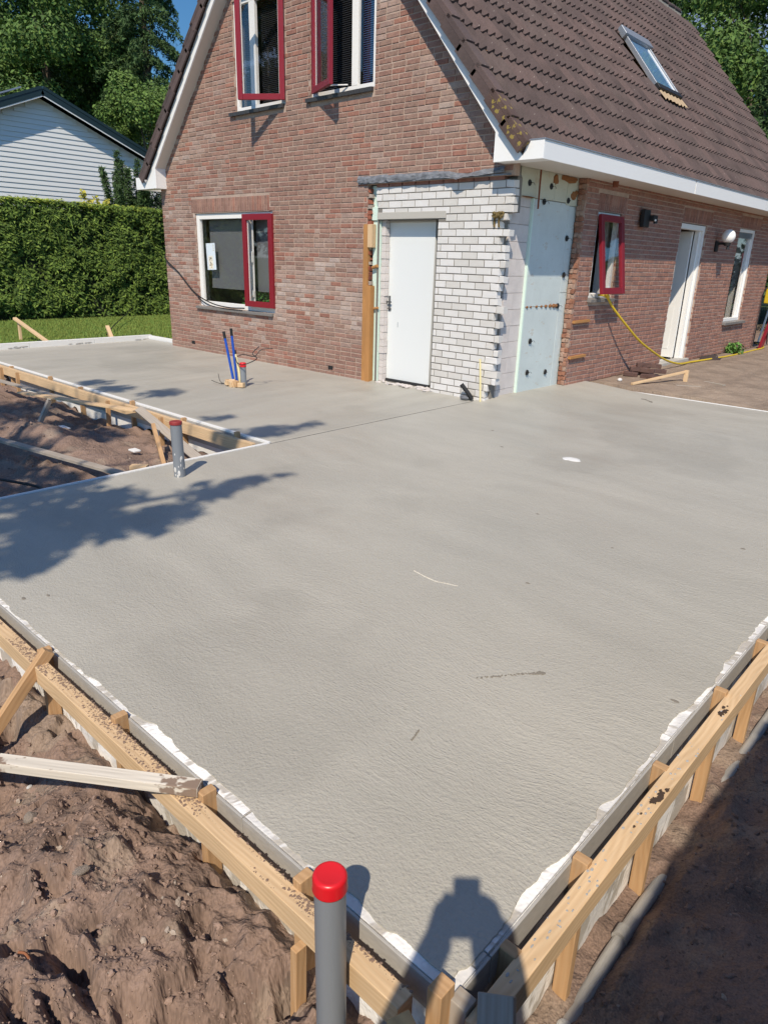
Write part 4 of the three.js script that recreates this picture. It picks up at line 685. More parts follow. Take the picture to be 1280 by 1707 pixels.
// ------------------------------------------------------------------ pipes
function cappedPipe(label, x, z, y0, y1, r, tilt = [0, 0], splash = 0, capK = 1, capM = M.redCap, spk = 1) {
  const t = thing('drain_pipe', label, 'pipe', [x, y0, z]); const h = y1 - y0;
  mesh('pipe', cyl(r, r, h - .012, 0, 0, 0, 40), M.pvc, t);
  const k = r * 1.09, pr = [[r + .001, -.055], [k, -.055], [k + .0012, -.05], [k, -.042], [k, -.012], [k - .002, -.005], [k - .006, 0], [k - .012, .001], [k - .0155, -.003], [.0001, -.0035]].map(([a, b]) => new THREE.Vector2(a, b * r / .0375 * .95 * capK)); const cg = new THREE.LatheGeometry(pr, 48); cg.translate(0, h, 0); mesh('cap', cg, capM, t);
  if (splash) { const l = []; for (let i = 0; i < splash; i++) { const f = rng(i + splash), a = f() * 6.28, s = new THREE.SphereGeometry(1, 7, 5); s.scale((.004 + .01 * f()) * spk, (.004 + .02 * f()) * spk, .0015 * Math.min(1, spk * 2)); s.translate(0, 0, r); s.rotateY(a); s.translate(0, f() * f() * h * .8, 0); l.push(s); } mesh('splash', merge(l), M.epsClean, t); }
  t.rotation.set(tilt[0], 0, tilt[1]); return t;
}
cappedPipe('tall grey drain pipe with bright red cap standing outside the near corner of the formwork', 3.70, 6.386, -.6, .325, .0375, [.0, .012], 26, .82, M.redCap, .22);
cappedPipe('grey drain pipe with thin dark red rim, cast into the slab beside the pit', -.13, 4.43, -.1, .44, .044, [0, .01], 50, .42, std({ color: rgb(.27, .03, .03), roughness: .5 }));
cappedPipe('short grey pipe with red cap in the smaller slab, among blue tubes', -3.10, 1.62, -.05, .315, .04);
{
  const bt = (label, a, b) => { const t = labelled('service_tube', label, 'tube'); mesh('tube', beamTube(a, b, .017), M.blue, t); const d = new THREE.Vector3(...b).sub(new THREE.Vector3(...a)).normalize(); mesh('end_cap', beamTube(b, [b[0] + d.x * .09, b[1] + d.y * .09, b[2] + d.z * .09], .019), M.black, t); };
  function beamTube(a, b, r) { const A = new THREE.Vector3(...a), B = new THREE.Vector3(...b), g = new THREE.CylinderGeometry(r, r, A.distanceTo(B), 16); g.applyQuaternion(new THREE.Quaternion().setFromUnitVectors(new THREE.Vector3(0, 1, 0), B.clone().sub(A).normalize())); g.translate((A.x + B.x) / 2, (A.y + B.y) / 2, (A.z + B.z) / 2); return g; }
  bt('blue tube with black end, the shorter and farther leaning of the pair', [-3.245, -.03, 1.66], [-3.36, .61, 1.70]);
  bt('blue tube with black end, the taller and more upright of the pair', [-3.21, -.03, 1.64], [-3.205, .66, 1.70]);
  const y = labelled('service_tube', 'pale yellow tube with a dark tip beside the blue tubes', 'tube'); mesh('tube', tube([[-3.14, -.03, 1.64], [-3.15, .2, 1.65], [-3.2, .42, 1.66]], .016, 20, 12), M.paleYellow, y); mesh('end_cap', beamTube([-3.2, .42, 1.66], [-3.21, .47, 1.663], .018), M.black, y);
  const c = labelled('loose_cables', 'thin dark cables curling above the short grey pipe', 'cable'); mesh('cable', tube([[-3.2, .40, 1.66], [-3.14, .33, 1.69], [-3.02, .30, 1.70], [-2.94, .33, 1.64], [-2.95, .38, 1.5], [-3.04, .43, 1.5], [-3.0, .52, 1.42]], .006, 40, 6), M.black, c); mesh('cable', tube([[-3.2, .38, 1.66], [-3.1, .42, 1.6], [-3.0, .40, 1.5], [-2.98, .48, 1.4], [-2.86, .50, 1.3]], .005, 30, 6), M.black, c);
  mesh('cable', tube([[-3.32, .01, 1.72], [-3.38, .03, 1.78], [-3.46, .09, 1.76], [-3.5, .13, 1.74]], .004, 14, 5), M.black, c); mesh('cable', tube([[-3.3, .01, 1.72], [-3.42, .02, 1.80], [-3.52, .05, 1.84]], .004, 14, 5), M.black, c);
  const bb = labelled('brick_pieces', 'broken pale brick and wood pieces packed round the tubes', 'rubble'); for (let i = 0; i < 8; i++) { const f = rng(i + 500), g = brickGeo(.07 + .04 * f(), .05 + .03 * f(), .06, i + 90, .008, .008); g.rotateY(f() * 2); g.translate(-3.27 + .032 * i, .03 + .015 * f(), 1.72 + .03 * f()); mesh('brick', g, i % 3 ? M.wood : M.woodStake, bb); }
}
// pale drain pipe on the trench floor
{ const t = labelled('trench_pipe', 'pale grey drain pipe half buried along the trench floor at the right', 'pipe'); mesh('pipe', tube([[4.03, -.575, 5.72], [4.025, -.562, 5.3], [4.02, -.605, 4.75], [4.02, -.575, 4.1], [4.03, -.555, 3.5], [4.04, -.545, 2.4]], .024, 60, 18), std({ color: rgb(.38, .365, .34), roughness: .6, bumpMap: tGrainB, bumpScale: .002 }), t); mesh('socket', cyl(.028, .028, .05, 0, 0, 0, 20).rotateX(Math.PI / 2).translate(4.025, -.55, 5.28), std({ color: rgb(.38, .365, .34), roughness: .6, bumpMap: tGrainB, bumpScale: .002 }), t); mesh('end_cap', new THREE.SphereGeometry(.0245, 16, 12).translate(4.03, -.565, 5.72), M.epsClean, t); }
// pipe stub, hose end and yellow tube at the foot of the white bricks
{
  const a = labelled('pipe_stub', 'black ribbed tube end sticking up at the foot of the white bricks', 'pipe'); mesh('tube', tube([[-.50, .02, .02], [-.55, .10, .05], [-.63, .20, .09]], .026, 20, 14), M.black, a); const ri = []; for (let i = 0; i < 9; i++) { const g = new THREE.TorusGeometry(.027, .004, 6, 16); g.lookAt(new THREE.Vector3(-.6, .8, .4)); const k = i / 8; g.translate(lerp(-.51, -.625, k), lerp(.035, .195, k), lerp(.022, .088, k)); ri.push(g); } mesh('rib', merge(ri), M.black, a);
  const g = new THREE.SphereGeometry(.06, 20, 12); g.scale(1.2, .55, .9); g.translate(-.60, .03, .03); mesh('tube_bundle', g, M.lead, a);
  const b = labelled('conduit', 'thin pale yellow conduit standing at the foot of the white bricks', 'conduit'); mesh('tube', tube([[-.385, -.02, .0], [-.40, .25, .01], [-.425, .53, .015]], .0125, 20, 10), M.paleYellow, b);
}
// timber post screwed to the cut edge of the gable wall
{ const p = labelled('timber_post', 'orange brown timber post along the cut brick edge left of the white door', 'timber post'); mesh('post', box(-2.475, -2.392, -.02, 2.09, -.045, .012, .004), M.woodOrange, p); mesh('board', box(-2.391, -2.315, -.01, 1.31, -.06, .03, .004), M.woodOrange, p); mesh('board', box(-2.391, -2.31, 1.80, 2.09, -.06, .02, .004), M.wood, p); mesh('peg', merge([cyl(.022, .022, .09, 0, 0, 0, 12).rotateZ(-1.3).translate(-2.33, 1.545, -.03), cyl(.016, .016, .08, 0, 0, 0, 12).rotateZ(-1.4).translate(-2.30, 1.01, -.04)]), M.woodOrange, p);
  tag(mesh('plant_tuft', (() => { const l = [], f = rng(15); for (let i = 0; i < 46; i++) { const g = new THREE.IcosahedronGeometry(.012 + .012 * f(), 0); g.translate(-.41 + .14 * f(), 2.165 + (f() - .4) * .05, -.035 + .06 * f()); l.push(g); } for (const x of [-.385, -.32]) l.push(tube([[x, 2.16, -.015], [x - .01, 2.10, -.02], [x - .005, 2.04, -.022]], .012, 8, 6)); return merge(l); })(), std({ color: rgb(.24, .17, .06), roughness: .9, bumpMap: tGrainB, bumpScale: .01 })), 'dry brown wasp nest like clump stuck on the white bricks', 'dry clump'); }
tag(mesh('green_string', tube([[-2.42, 2.18, -.10], [-2.36, 2.175, -.09], [-2.30, 2.16, -.10]], .006, 10, 6), std({ color: rgb(.03, .5, .18), roughness: .5 })), 'short bright green string tied at the top of the timber post', 'string');

// ------------------------------------------------------------------ fittings on the side wall, yard things
{
  const l = thing('wall_lamp', 'white globe wall lamp with black arm between the open door and the tall window', 'wall lamp', [WX, 2.05, -6.72]);
  mesh('globe', new THREE.SphereGeometry(.115, 32, 24).scale(1, 1.02, .96).translate(.20, .16, 0), std({ color: rgb(.86, .86, .84), roughness: .25 }), l);
  mesh('socket', cyl(.05, .058, .06, .20, .0, 0, 20), M.black, l); mesh('sensor', cyl(.03, .022, .06, .22, -.06, .0, 14), M.black, l);
  mesh('arm', tube([[.02, -.02, 0], [.05, .03, 0], [.12, .04, 0], [.2, .02, 0]], .022, 16, 10), M.black, l); mesh('bracket', box(0, .045, -.10, .08, -.05, .05, .012), M.black, l);
  const q = thing('floodlight', 'black square wall floodlight with motion sensor beside the red casement', 'floodlight', [WX, 2.32, -3.42]);
  mesh('housing', box(.03, .10, -.12, .12, -.09, .10, .012), M.black, q); mesh('back_plate', box(0, .03, -.05, .05, -.05, .05, .008), M.black, q);
  mesh('sensor', merge([box(.05, .17, -.03, .05, -.20, -.07, .015), cyl(.03, .03, .05, .15, -.06, -.17, 14)]), M.black, q); mesh('lens', new THREE.SphereGeometry(.016, 14, 10).translate(.175, -.02, -.10), M.whitePaint, q);
  // yellow hose
  const h = labelled('garden_hose', 'yellow hose hanging from the small window and running along the yard', 'hose');
  mesh('hose', tube([[-.22, 1.27, -2.42], [-.08, 1.25, -2.46], [-.03, 1.10, -2.62], [.05, .84, -2.98], [.10, .6, -3.4], [.13, .42, -3.85], [.14, .22, -4.5], [.12, .1, -5.2], [.08, .07, -5.9], [.14, .065, -6.7], [.16, .05, -7.6], [.12, .03, -8.6], [.08, .02, -9.6], [.05, .02, -10.4], [-.3, .02, -11.2], [-.7, .02, -11.5]], .0165, 220, 10), M.yellow, h);
  mesh('coupling', cyl(.024, .024, .08, 0, 0, 0, 14).rotateX(.9).translate(-.06, 1.235, -2.50), M.yellow, h);
  // brick pile
  const pileSpots = [[.04, .075, -3.42, .3], [.10, .075, -3.70, .9], [.30, .07, -3.45, .2], [.06, .135, -3.58, .5], [.22, .13, -3.62, .15], [.1, .195, -3.72, .55], [.24, .19, -3.80, .4], [.42, .065, -3.4, 1.2], [.34, .125, -3.75, .8]];
  const lab = ['bottom left', 'bottom middle at the wall', 'bottom front', 'second layer left', 'second layer right', 'top left', 'top right', 'front loose', 'right loose'];
  pileSpots.forEach(([x, y, z, a], i) => { const m = mesh('loose_brick', triUV(new RoundedBoxGeometry(.21, .06, .10, 1, .006), .5, R(), R()), brickM(rgb(.15, .085, .072)), scene); m.position.set(x, y + .005, z); m.rotation.set((R() - .5) * .12, a, (R() - .5) * .1); tag(m, `dark brown brick in the pile by the side wall, ${lab[i]}`, 'brick', 'bricks piled by the side wall'); });
  // low timber frame
  const f = labelled('timber_lath', 'low pale timber lath on an upright peg beside the brick pile', 'timber lath'); mesh('lath', beam([.42, .06, -2.62], [.80, .19, -3.62], .05, .03), M.wood, f); mesh('peg', beam([.82, -.1, -3.60], [.82, .215, -3.60], .06, .04), M.wood, f);
  for (const [x, z, r, l] of [[.98, -3.3, .5, 'grey splinter of wood lying beside the timber lath'], [1.15, -3.9, -.3, 'long grey wood scrap on the sand right of the lath']]) { const m = tag(mesh('wood_scrap', box(-.17, .17, 0, .02, -.025, .025, .003), M.woodGrey), l, 'wood scrap'); m.position.set(x, .02, z); m.rotation.y = r; }
  // rag and clutter by the wall
  const c = labelled('dark_rag', 'crumpled dark rag with white stripes lying on the hose by the wall', 'rag'); const g = new THREE.SphereGeometry(1, 28, 14), p = g.attributes.position; for (let i = 0; i < p.count; i++) { const k = .7 + .7 * vn(p.getX(i) * 3 + 7, p.getZ(i) * 3 + p.getY(i) * 2, 3); p.setXYZ(i, p.getX(i) * .16 * k, Math.max(0, p.getY(i)) * .07 * k, p.getZ(i) * .34 * k); } g.computeVertexNormals(); g.translate(.06, .03, -6.85); mesh('cloth', g, std({ color: rgb(.05, .035, .03), roughness: .95 }), c); const st = []; for (let i = 0; i < 5; i++) st.push(beam([.1 + .012 * i, .09, -6.75 - .05 * i], [.17, .05, -6.72 - .05 * i], .016, .008)); mesh('stripe', merge(st), M.epsClean, c);
  tag(mesh('plaster_lump', new THREE.IcosahedronGeometry(.035, 1).scale(1, .8, 1.2).translate(.16, .07, -2.78), M.epsClean), 'small white plaster lump at the foot of the side wall', 'plaster lump');
  // weed
  const wl = [], fw = rng(222); for (let i = 0; i < 150; i++) { const q = new THREE.CircleGeometry(.03 + .03 * fw(), 5); q.scale(.5, 1, 1); q.rotateX(-fw() * 1.6); q.rotateY(fw() * 6.28); q.translate(.02 + (fw() - .5) * .3, .03 + fw() * .2, -8.45 + (fw() - .5) * .38); wl.push(q); } const wd = labelled('weed', 'small green weed growing at the wall below the tall window', 'weed'); mesh('leaves', merge(wl), std({ color: rgb(.11, .24, .045), roughness: .7, side: THREE.DoubleSide }), wd).userData.kind = 'stuff'; mesh('stem', merge([0, 1, 2, 3].map(k => tube([[.02, 0, -8.45], [.02 + .04 * Math.sin(k * 2), .1, -8.45 + .05 * Math.cos(k * 2)], [.02 + .08 * Math.sin(k * 2), .2, -8.45 + .09 * Math.cos(k * 2)]], .004, 8, 5))), std({ color: rgb(.1, .2, .04) }), wd);
  // red plank, black rod, yellow box with white leg at the far wall corner
  const rp = labelled('red_plank', 'dark red painted plank leaning at the far corner of the side wall', 'plank'); mesh('plank', beam([.02, -.05, -10.2], [.30, 2.0, -10.55], .06, .17), M.redPaint, rp); mesh('batten', beam([.05, .05, -10.27], [.32, 1.9, -10.62], .04, .03), M.redPaint, rp);
  const rd = labelled('iron_rod', 'thin bent black rod leaning beside the red plank', 'rod'); mesh('rod', tube([[-.09, .05, -10.05], [-.10, .7, -10.1], [-.09, 1.28, -10.15], [-.04, 1.30, -10.2], [.05, .9, -10.25], [.12, .1, -10.3]], .012, 40, 6), M.black, rd);
  const yb = labelled('yellow_trestle', 'yellow tool trestle with a white leg at the right border', 'trestle'); mesh('body', box(-.42, -.05, .92, 1.30, -11.75, -11.4, .03), M.yellow, yb); mesh('leg', merge([beam([-.35, -.02, -11.35], [-.27, .95, -11.5], .035, .035), beam([-.05, -.02, -11.35], [-.15, .95, -11.5], .035, .035), beam([-.2, -.02, -11.9], [-.22, .95, -11.65], .035, .035)]), M.whitePaint, yb); mesh('foot', box(-.43, -.29, .0, .05, -11.42, -11.26, .015), M.black, yb);
}
// black cable over the lower window, notice on its glass
{ const c = labelled('black_cable', 'black cable sagging from the hedge across the lower window sill', 'cable'); mesh('cable', tube([[-7.58, 1.75, -.6], [-7.57, 1.68, -.2], [-7.53, 1.60, .02], [-7.1, 1.33, .02], [-6.6, 1.0, .02], [-6.1, .86, .03], [-5.6, .82, .04], [-5.15, .835, .05]], .011, 90, 6), M.black, c); mesh('cable', tube([[-6.55, .93, .01], [-6.25, .84, .035], [-5.8, .80, .05], [-5.2, .80, .055]], .007, 30, 6), M.black, c);
  const W = 256, H = 384, cv = document.createElement('canvas'); cv.width = W; cv.height = H; const x = cv.getContext('2d'); x.fillStyle = '#e4eef6'; x.fillRect(0, 0, W, H); x.fillStyle = '#c9b98f'; x.font = '18px sans-serif'; for (let i = 0; i < 4; i++) x.fillRect(196, 26 + i * 26, 30, 9); x.fillStyle = '#f3ecdd'; x.fillRect(46, 180, 130, 190); x.fillStyle = '#23201f'; const f = rng(17); for (let i = 0; i < 26; i++) { const a = 60 + f() * 90, b = 196 + f() * 150; x.fillRect(a, b, 5 + f() * 26, 3 + f() * 6); } x.fillStyle = '#caa046'; for (let i = 0; i < 8; i++) x.fillRect(90 + f() * 70, 280 + f() * 70, 10, 10);
  const t = new THREE.CanvasTexture(cv); t.colorSpace = THREE.SRGBColorSpace; const n = labelled('paper_notice', 'pale blue paper notice with small print taped inside the lower window', 'paper notice'); const pg = new THREE.BoxGeometry(.26, .43, .002); const m = mesh('paper', pg, std({ map: t, roughness: .8 }), n); m.position.set(-6.2, 1.62, -.075); m.rotation.z = .04; }
tag(mesh('lawn_cable', tube([[-9.65, .03, .25], [-10.6, .10, -.4], [-12.2, .16, -1.5], [-13.6, .22, -2.45]], .010, 40, 6), M.black), 'thin dark cable lying over the lawn from the short stake to the hedge', 'cable');
// small finds on the soil
{
  const st = (label, x, z, r, mat, seed, sc = [1, .6, 1.3]) => { const g = new THREE.IcosahedronGeometry(r, 2), p = g.attributes.position; for (let i = 0; i < p.count; i++) { const q = .75 + .5 * vn(p.getX(i) / r * 1.4 + seed, p.getZ(i) / r * 1.4 + p.getY(i) / r, 9); p.setXYZ(i, p.getX(i) * q * sc[0], p.getY(i) * q * sc[1], p.getZ(i) * q * sc[2]); } g.computeVertexNormals(); g.translate(x, soilH(x, z) + r * .25, z); return tag(mesh('stone', g, mat), label, 'stone'); };
  const pale = std({ color: rgb(.36, .30, .25), roughness: .95, bumpMap: tGrainB, bumpScale: .006 });
  st('pale stone on the soil left of the tall red capped pipe', 3.38, 6.69, .016, pale, 1); st('small white stone on the soil near the lower edge', 3.52, 6.60, .010, M.epsClean, 2); st('round grey brown stone on the soil below the whitish board', 2.44, 6.62, .022, pale, 3, [1, .8, 1]);
  st('flat pale crumb on the soil between board and pipe', 2.86, 6.63, .018, pale, 5, [.8, .5, 1.4]); st('white flake near the left rail end', 2.02, 6.49, .009, M.epsClean, 8);
  tag(mesh('orange_leaf', tube([[2.98, soilH(2.98, 6.86) + .01, 6.86], [3.0, soilH(3.0, 6.85) + .02, 6.85], [3.02, soilH(3.02, 6.84) + .012, 6.845]], .004, 8, 5), std({ color: rgb(.26, .10, .045), roughness: .9 })), 'curled orange leaf lying in a hollow of the soil', 'leaf');
  tag(mesh('root', tube([[4.62, -.36, 5.6], [4.66, -.33, 5.3], [4.63, -.35, 5.1], [4.7, -.34, 4.9]], .006, 20, 5), M.woodGrey), 'thin pale root lying in the shaded trench', 'root');
  tag(mesh('pit_cable', tube([[-3.3, -.28, 5.6], [-2.2, -.26, 5.35], [-1.6, -.22, 5.2], [-1.35, -.25, 5.05], [-1.0, -.24, 5.1], [-.8, -.2, 4.95]], .013, 60, 6), M.black), 'black cable lying across the shaded pit soil', 'cable');
  tag(mesh('foil_scrap', box(-.1, .1, 0, .012, -.05, .05, .004).translate(-3.4, -.27, 3.95), M.epsClean), 'white plastic scrap on the soil at the left of the pit', 'scrap');
  tag(mesh('foil_scrap', box(-.06, .06, 0, .02, -.04, .04, .006).translate(-1.95, -.27, 3.85), M.epsClean), 'small white scrap under the long plank in the pit', 'scrap');
  // clods: too many to count
  const cl = new THREE.IcosahedronGeometry(1, 1), cp = cl.attributes.position; for (let i = 0; i < cp.count; i++) { const q = .7 + .6 * h2(Math.round(cp.getX(i) * 50), Math.round(cp.getY(i) * 50), 4); cp.setXYZ(i, cp.getX(i) * q, cp.getY(i) * q * .75, cp.getZ(i) * q); } cl.computeVertexNormals();
  const N = 16000, im = new THREE.InstancedMesh(cl, std({ color: 0xffffff, roughness: .97 }), N), mx = new THREE.Matrix4(), q = new THREE.Quaternion(), e = new THREE.Euler(), f = rng(4242);
  for (let i = 0; i < N; i++) { let x, z; const w = f(); if (w < .72) { x = 1 + 3.1 * f(); z = 6.40 + 1.0 * f(); } else if (w < .88) { x = -7 + 6.4 * f(); z = 3.45 + 2.5 * f(); } else { x = 4.03 + .6 * f(); z = 3 + 3.4 * f(); } const s = (w < .72 ? .002 + .008 * f() ** 6 : .0025 + .010 * f() ** 6); e.set(f() * 6, f() * 6, f() * 6); mx.compose(new THREE.Vector3(x, soilH(x, z) + s * .15, z), q.setFromEuler(e), new THREE.Vector3(s, s, s * (1 + f() * .6))); im.setMatrixAt(i, mx); const k = .75 + .5 * f(); im.setColorAt(i, f() > .97 ? rgb(.38, .32, .27) : rgb(.26 * k, .182 * k, .145 * k)); }
  im.name = 'soil_clods'; im.castShadow = im.receiveShadow = true; scene.add(im); tag(im, 'small loose clods scattered over the dug soil', 'clods', null, 'stuff');
}

// ------------------------------------------------------------------ vegetation
function leafBatch(n, at, size, colors, seed, aspect = .55) {       // n folded leaves: at(f) gives [x, y, z, shade, nx, ny, nz]
  const f = rng(seed), pos = new Float32Array(n * 18), nor = new Float32Array(n * 18), col = new Float32Array(n * 18); const v = new THREE.Vector3(), a = new THREE.Vector3(), b = new THREE.Vector3(), up = new THREE.Vector3();
  for (let i = 0; i < n; i++) {
    const [x, y, z, sh, ox = 0, oy = 0, oz = 0] = at(f), s = size * (.6 + .8 * f());
    v.set(f() - .5 + ox, f() - .5 + oy, f() - .5 + oz).normalize(); up.set(f() - .5, f() - .5, f() - .5); a.crossVectors(v, up).normalize(); b.crossVectors(v, a);
    const c = colors[Math.floor(f() * colors.length)], k = (.75 + .5 * f()) * sh;
    const T = [[a, 0, b, -1], [a, .5, b, 0], [a, -.5, b, 0], [a, .5, b, 0], [a, 0, b, 1], [a, -.5, b, 0]];
    T.forEach(([, ka, , kb], j) => { const o = i * 18 + j * 3, fold = Math.abs(ka) * .25; pos[o] = x + (a.x * ka * aspect * 2 + b.x * kb + v.x * fold) * s; pos[o + 1] = y + (a.y * ka * aspect * 2 + b.y * kb + v.y * fold) * s; pos[o + 2] = z + (a.z * ka * aspect * 2 + b.z * kb + v.z * fold) * s; nor[o] = v.x; nor[o + 1] = v.y; nor[o + 2] = v.z; col[o] = c[0] * k; col[o + 1] = c[1] * k; col[o + 2] = c[2] * k; });
  }
  const g = new THREE.BufferGeometry(); g.setAttribute('position', new THREE.BufferAttribute(pos, 3)); g.setAttribute('normal', new THREE.BufferAttribute(nor, 3)); g.setAttribute('color', new THREE.BufferAttribute(col, 3)); return g;
}
M.leaf = new THREE.MeshPhysicalMaterial({ vertexColors: true, roughness: .75, side: THREE.DoubleSide, transmission: .22, thickness: 0, specularIntensity: .5 });
M.needle = std({ vertexColors: true, roughness: .85, side: THREE.DoubleSide });
M.bark = std({ map: tBark, roughness: .95, bumpMap: tBark, bumpScale: .02 });
function limbs(list) { return merge(list.map(([p, r0, r1]) => { const c = new THREE.CatmullRomCurve3(p.map(q => new THREE.Vector3(...q))), g = new THREE.TubeGeometry(c, 10, 1, 8, false), P = g.attributes.position, v = new THREE.Vector3(); for (let i = 0; i < P.count; i++) { const k = Math.floor(i / 9) / 10, o = c.getPointAt(clamp(k)); v.fromBufferAttribute(P, i).sub(o).multiplyScalar(lerp(r0, r1, k)).add(o); P.setXYZ(i, v.x, v.y, v.z); } g.computeVertexNormals(); return g; })); }
const greens = { dec: [[.08, .15, .03], [.105, .185, .038], [.06, .12, .025], [.13, .21, .045]], lime: [[.11, .19, .035], [.135, .215, .045], [.09, .155, .03]], dark: [[.05, .098, .026], [.064, .118, .032], [.04, .08, .022]], pine: [[.045, .08, .036], [.06, .10, .042], [.036, .066, .03]] };
function deciduous(label, x, z, h, r, y0, seed, pal, n = 16000, size = .11, nc = 34) {
  const f = rng(seed), t = thing('deciduous_tree', label, 'tree', [x, 0, z], 'trees around the garden'), cs = [];
  for (let i = 0; i < nc; i++) { const a = f() * 6.283, u = Math.pow(f(), .6), v = f(); const ry = lerp(y0, h, v), rad = r * Math.sqrt(Math.max(.08, 1 - Math.pow((v - .42) / .62, 2))) * u; cs.push([Math.cos(a) * rad, ry, Math.sin(a) * rad, r * (.20 + .2 * f())]); }
  mesh('crown', leafBatch(n, g => { const c = cs[Math.floor(g() * cs.length)], th = g() * 6.283, ph = Math.acos(2 * g() - 1), q = c[3] * Math.pow(g(), .42); const nx = Math.sin(ph) * Math.cos(th), ny = Math.cos(ph), nz = Math.sin(ph) * Math.sin(th); return [c[0] + nx * q, c[1] + ny * q * .72, c[2] + nz * q, 1, nx * .5, ny * .5 + .25, nz * .5]; }, size, pal, seed + 1), M.leaf, t);
  const L = [[[[0, -.3, 0], [.1, h * .3, .05], [0, h * .85, 0]], r * .09, .03]]; for (let i = 0; i < 9; i++) { const c = cs[i * 3 % cs.length]; L.push([[[0, lerp(y0, c[1], .2) * .8, 0], [c[0] * .5, c[1] * .85, c[2] * .5], [c[0], c[1], c[2]]], r * .035, .012]); } mesh('trunk', limbs(L), M.bark, t); return t;
}
function conifer(label, x, z, h, r, seed, pal, n = 20000, size = .10, droop = .35, low = .06) {
  const f = rng(seed), t = thing('conifer_tree', label, 'tree', [x, 0, z], 'trees around the garden'), br = [];
  const N = Math.round(h * 13); for (let i = 0; i < N; i++) { const v = lerp(low, .985, Math.pow(f(), .85)), a = f() * 6.283, l = r * (1 - v) * (.65 + .5 * f()) + .2; br.push([v * h, a, l]); }
  mesh('crown', leafBatch(n, g => { const b = br[Math.floor(g() * br.length)], k = Math.pow(g(), .7), d = b[2] * k, w = (g() - .5) * b[2] * .42 * (1.1 - k * .6); const yy = b[0] - droop * d * k - g() * g() * .5 + .1; return [Math.cos(b[1]) * d - Math.sin(b[1]) * w, yy, Math.sin(b[1]) * d + Math.cos(b[1]) * w, 1, 0, .25, 0]; }, size, pal, seed + 3, .22), M.needle, t);
  const L = [[[[0, -.3, 0], [0, h * .5, 0], [0, h, 0]], r * .08, .015]]; for (let i = 0; i < N; i += 7) { const b = br[i]; L.push([[[0, b[0], 0], [Math.cos(b[1]) * b[2] * .5, b[0] - .05, Math.sin(b[1]) * b[2] * .5], [Math.cos(b[1]) * b[2] * .9, b[0] - droop * b[2] * .8, Math.sin(b[1]) * b[2] * .9]], .03, .008]); } mesh('trunk', limbs(L), M.bark, t); return t;
}
// behind the garage, at the upper left
conifer('tall loose pine at the upper left border behind the garage', -44.5, -11.5, 23, 5.8, 11, greens.pine, 52000, .16, .15, .15);
deciduous('broad green tree above the ridge of the white garage', -39.5, -12.6, 18.0, 5.0, 3, 21, greens.dec, 95000, .105, 76);
conifer('dark spruce just left of the white bargeboard', -34.0, -15.5, 21, 5.0, 31, greens.dark, 80000, .13, .45);
deciduous('lower light green tree behind the right slope of the garage roof', -29.5, -12.8, 9.2, 3.0, 1.5, 41, greens.lime, 48000, .075, 44);
deciduous('small bright tree between the garage roof and the house verge', -27.0, -13.6, 6.9, 2.3, 1, 51, greens.dec, 34000, .07, 36);
deciduous('dark tree filling the gap behind the garage, farthest at the left', -50, -20, 15, 6.5, 1, 61, greens.dark, 22000, .22, 40);
deciduous('tall dim tree far behind the spruce', -44, -26.5, 12.5, 5.5, 1, 63, greens.dark, 18000, .22, 36);
// behind the house, at the upper right
deciduous('big dark tree right behind the house ridge', -10.2, -29, 13.6, 5.0, 1.5, 71, greens.dark, 60000, .11, 56);
deciduous('leafy green tree beside the far roof verge, upper right', -5.2, -24.5, 14.0, 4.6, 1, 81, greens.dec, 70000, .085, 60);
deciduous('lower light tree at the right border below the big crowns', -2.2, -22.0, 8.5, 3.2, .5, 91, greens.dec, 45000, .075, 44);
deciduous('dark tree filling the far right background', -1, -33, 16, 6, .5, 95, greens.dark, 22000, .18, 40);
conifer('dark narrow conifer close behind the far end of the roof', -3.4, -18.6, 8.0, 1.8, 97, greens.dark, 16000, .09, .4);
deciduous('dense garden tree right of the yard, mirrored in the tall window', 5.5, -19, 7.5, 3.2, .3, 131, greens.dark, 14000, .2, 34);
deciduous('wide garden tree farther right of the yard, mirrored in the tall window', 10.5, -17, 8, 3.6, .3, 133, greens.dark, 14000, .2, 34);
deciduous('bushy tree at the right end of the yard, mirrored in the tall window', 1.9, -24, 7, 2.8, .3, 135, greens.dec, 14000, .16, 34);
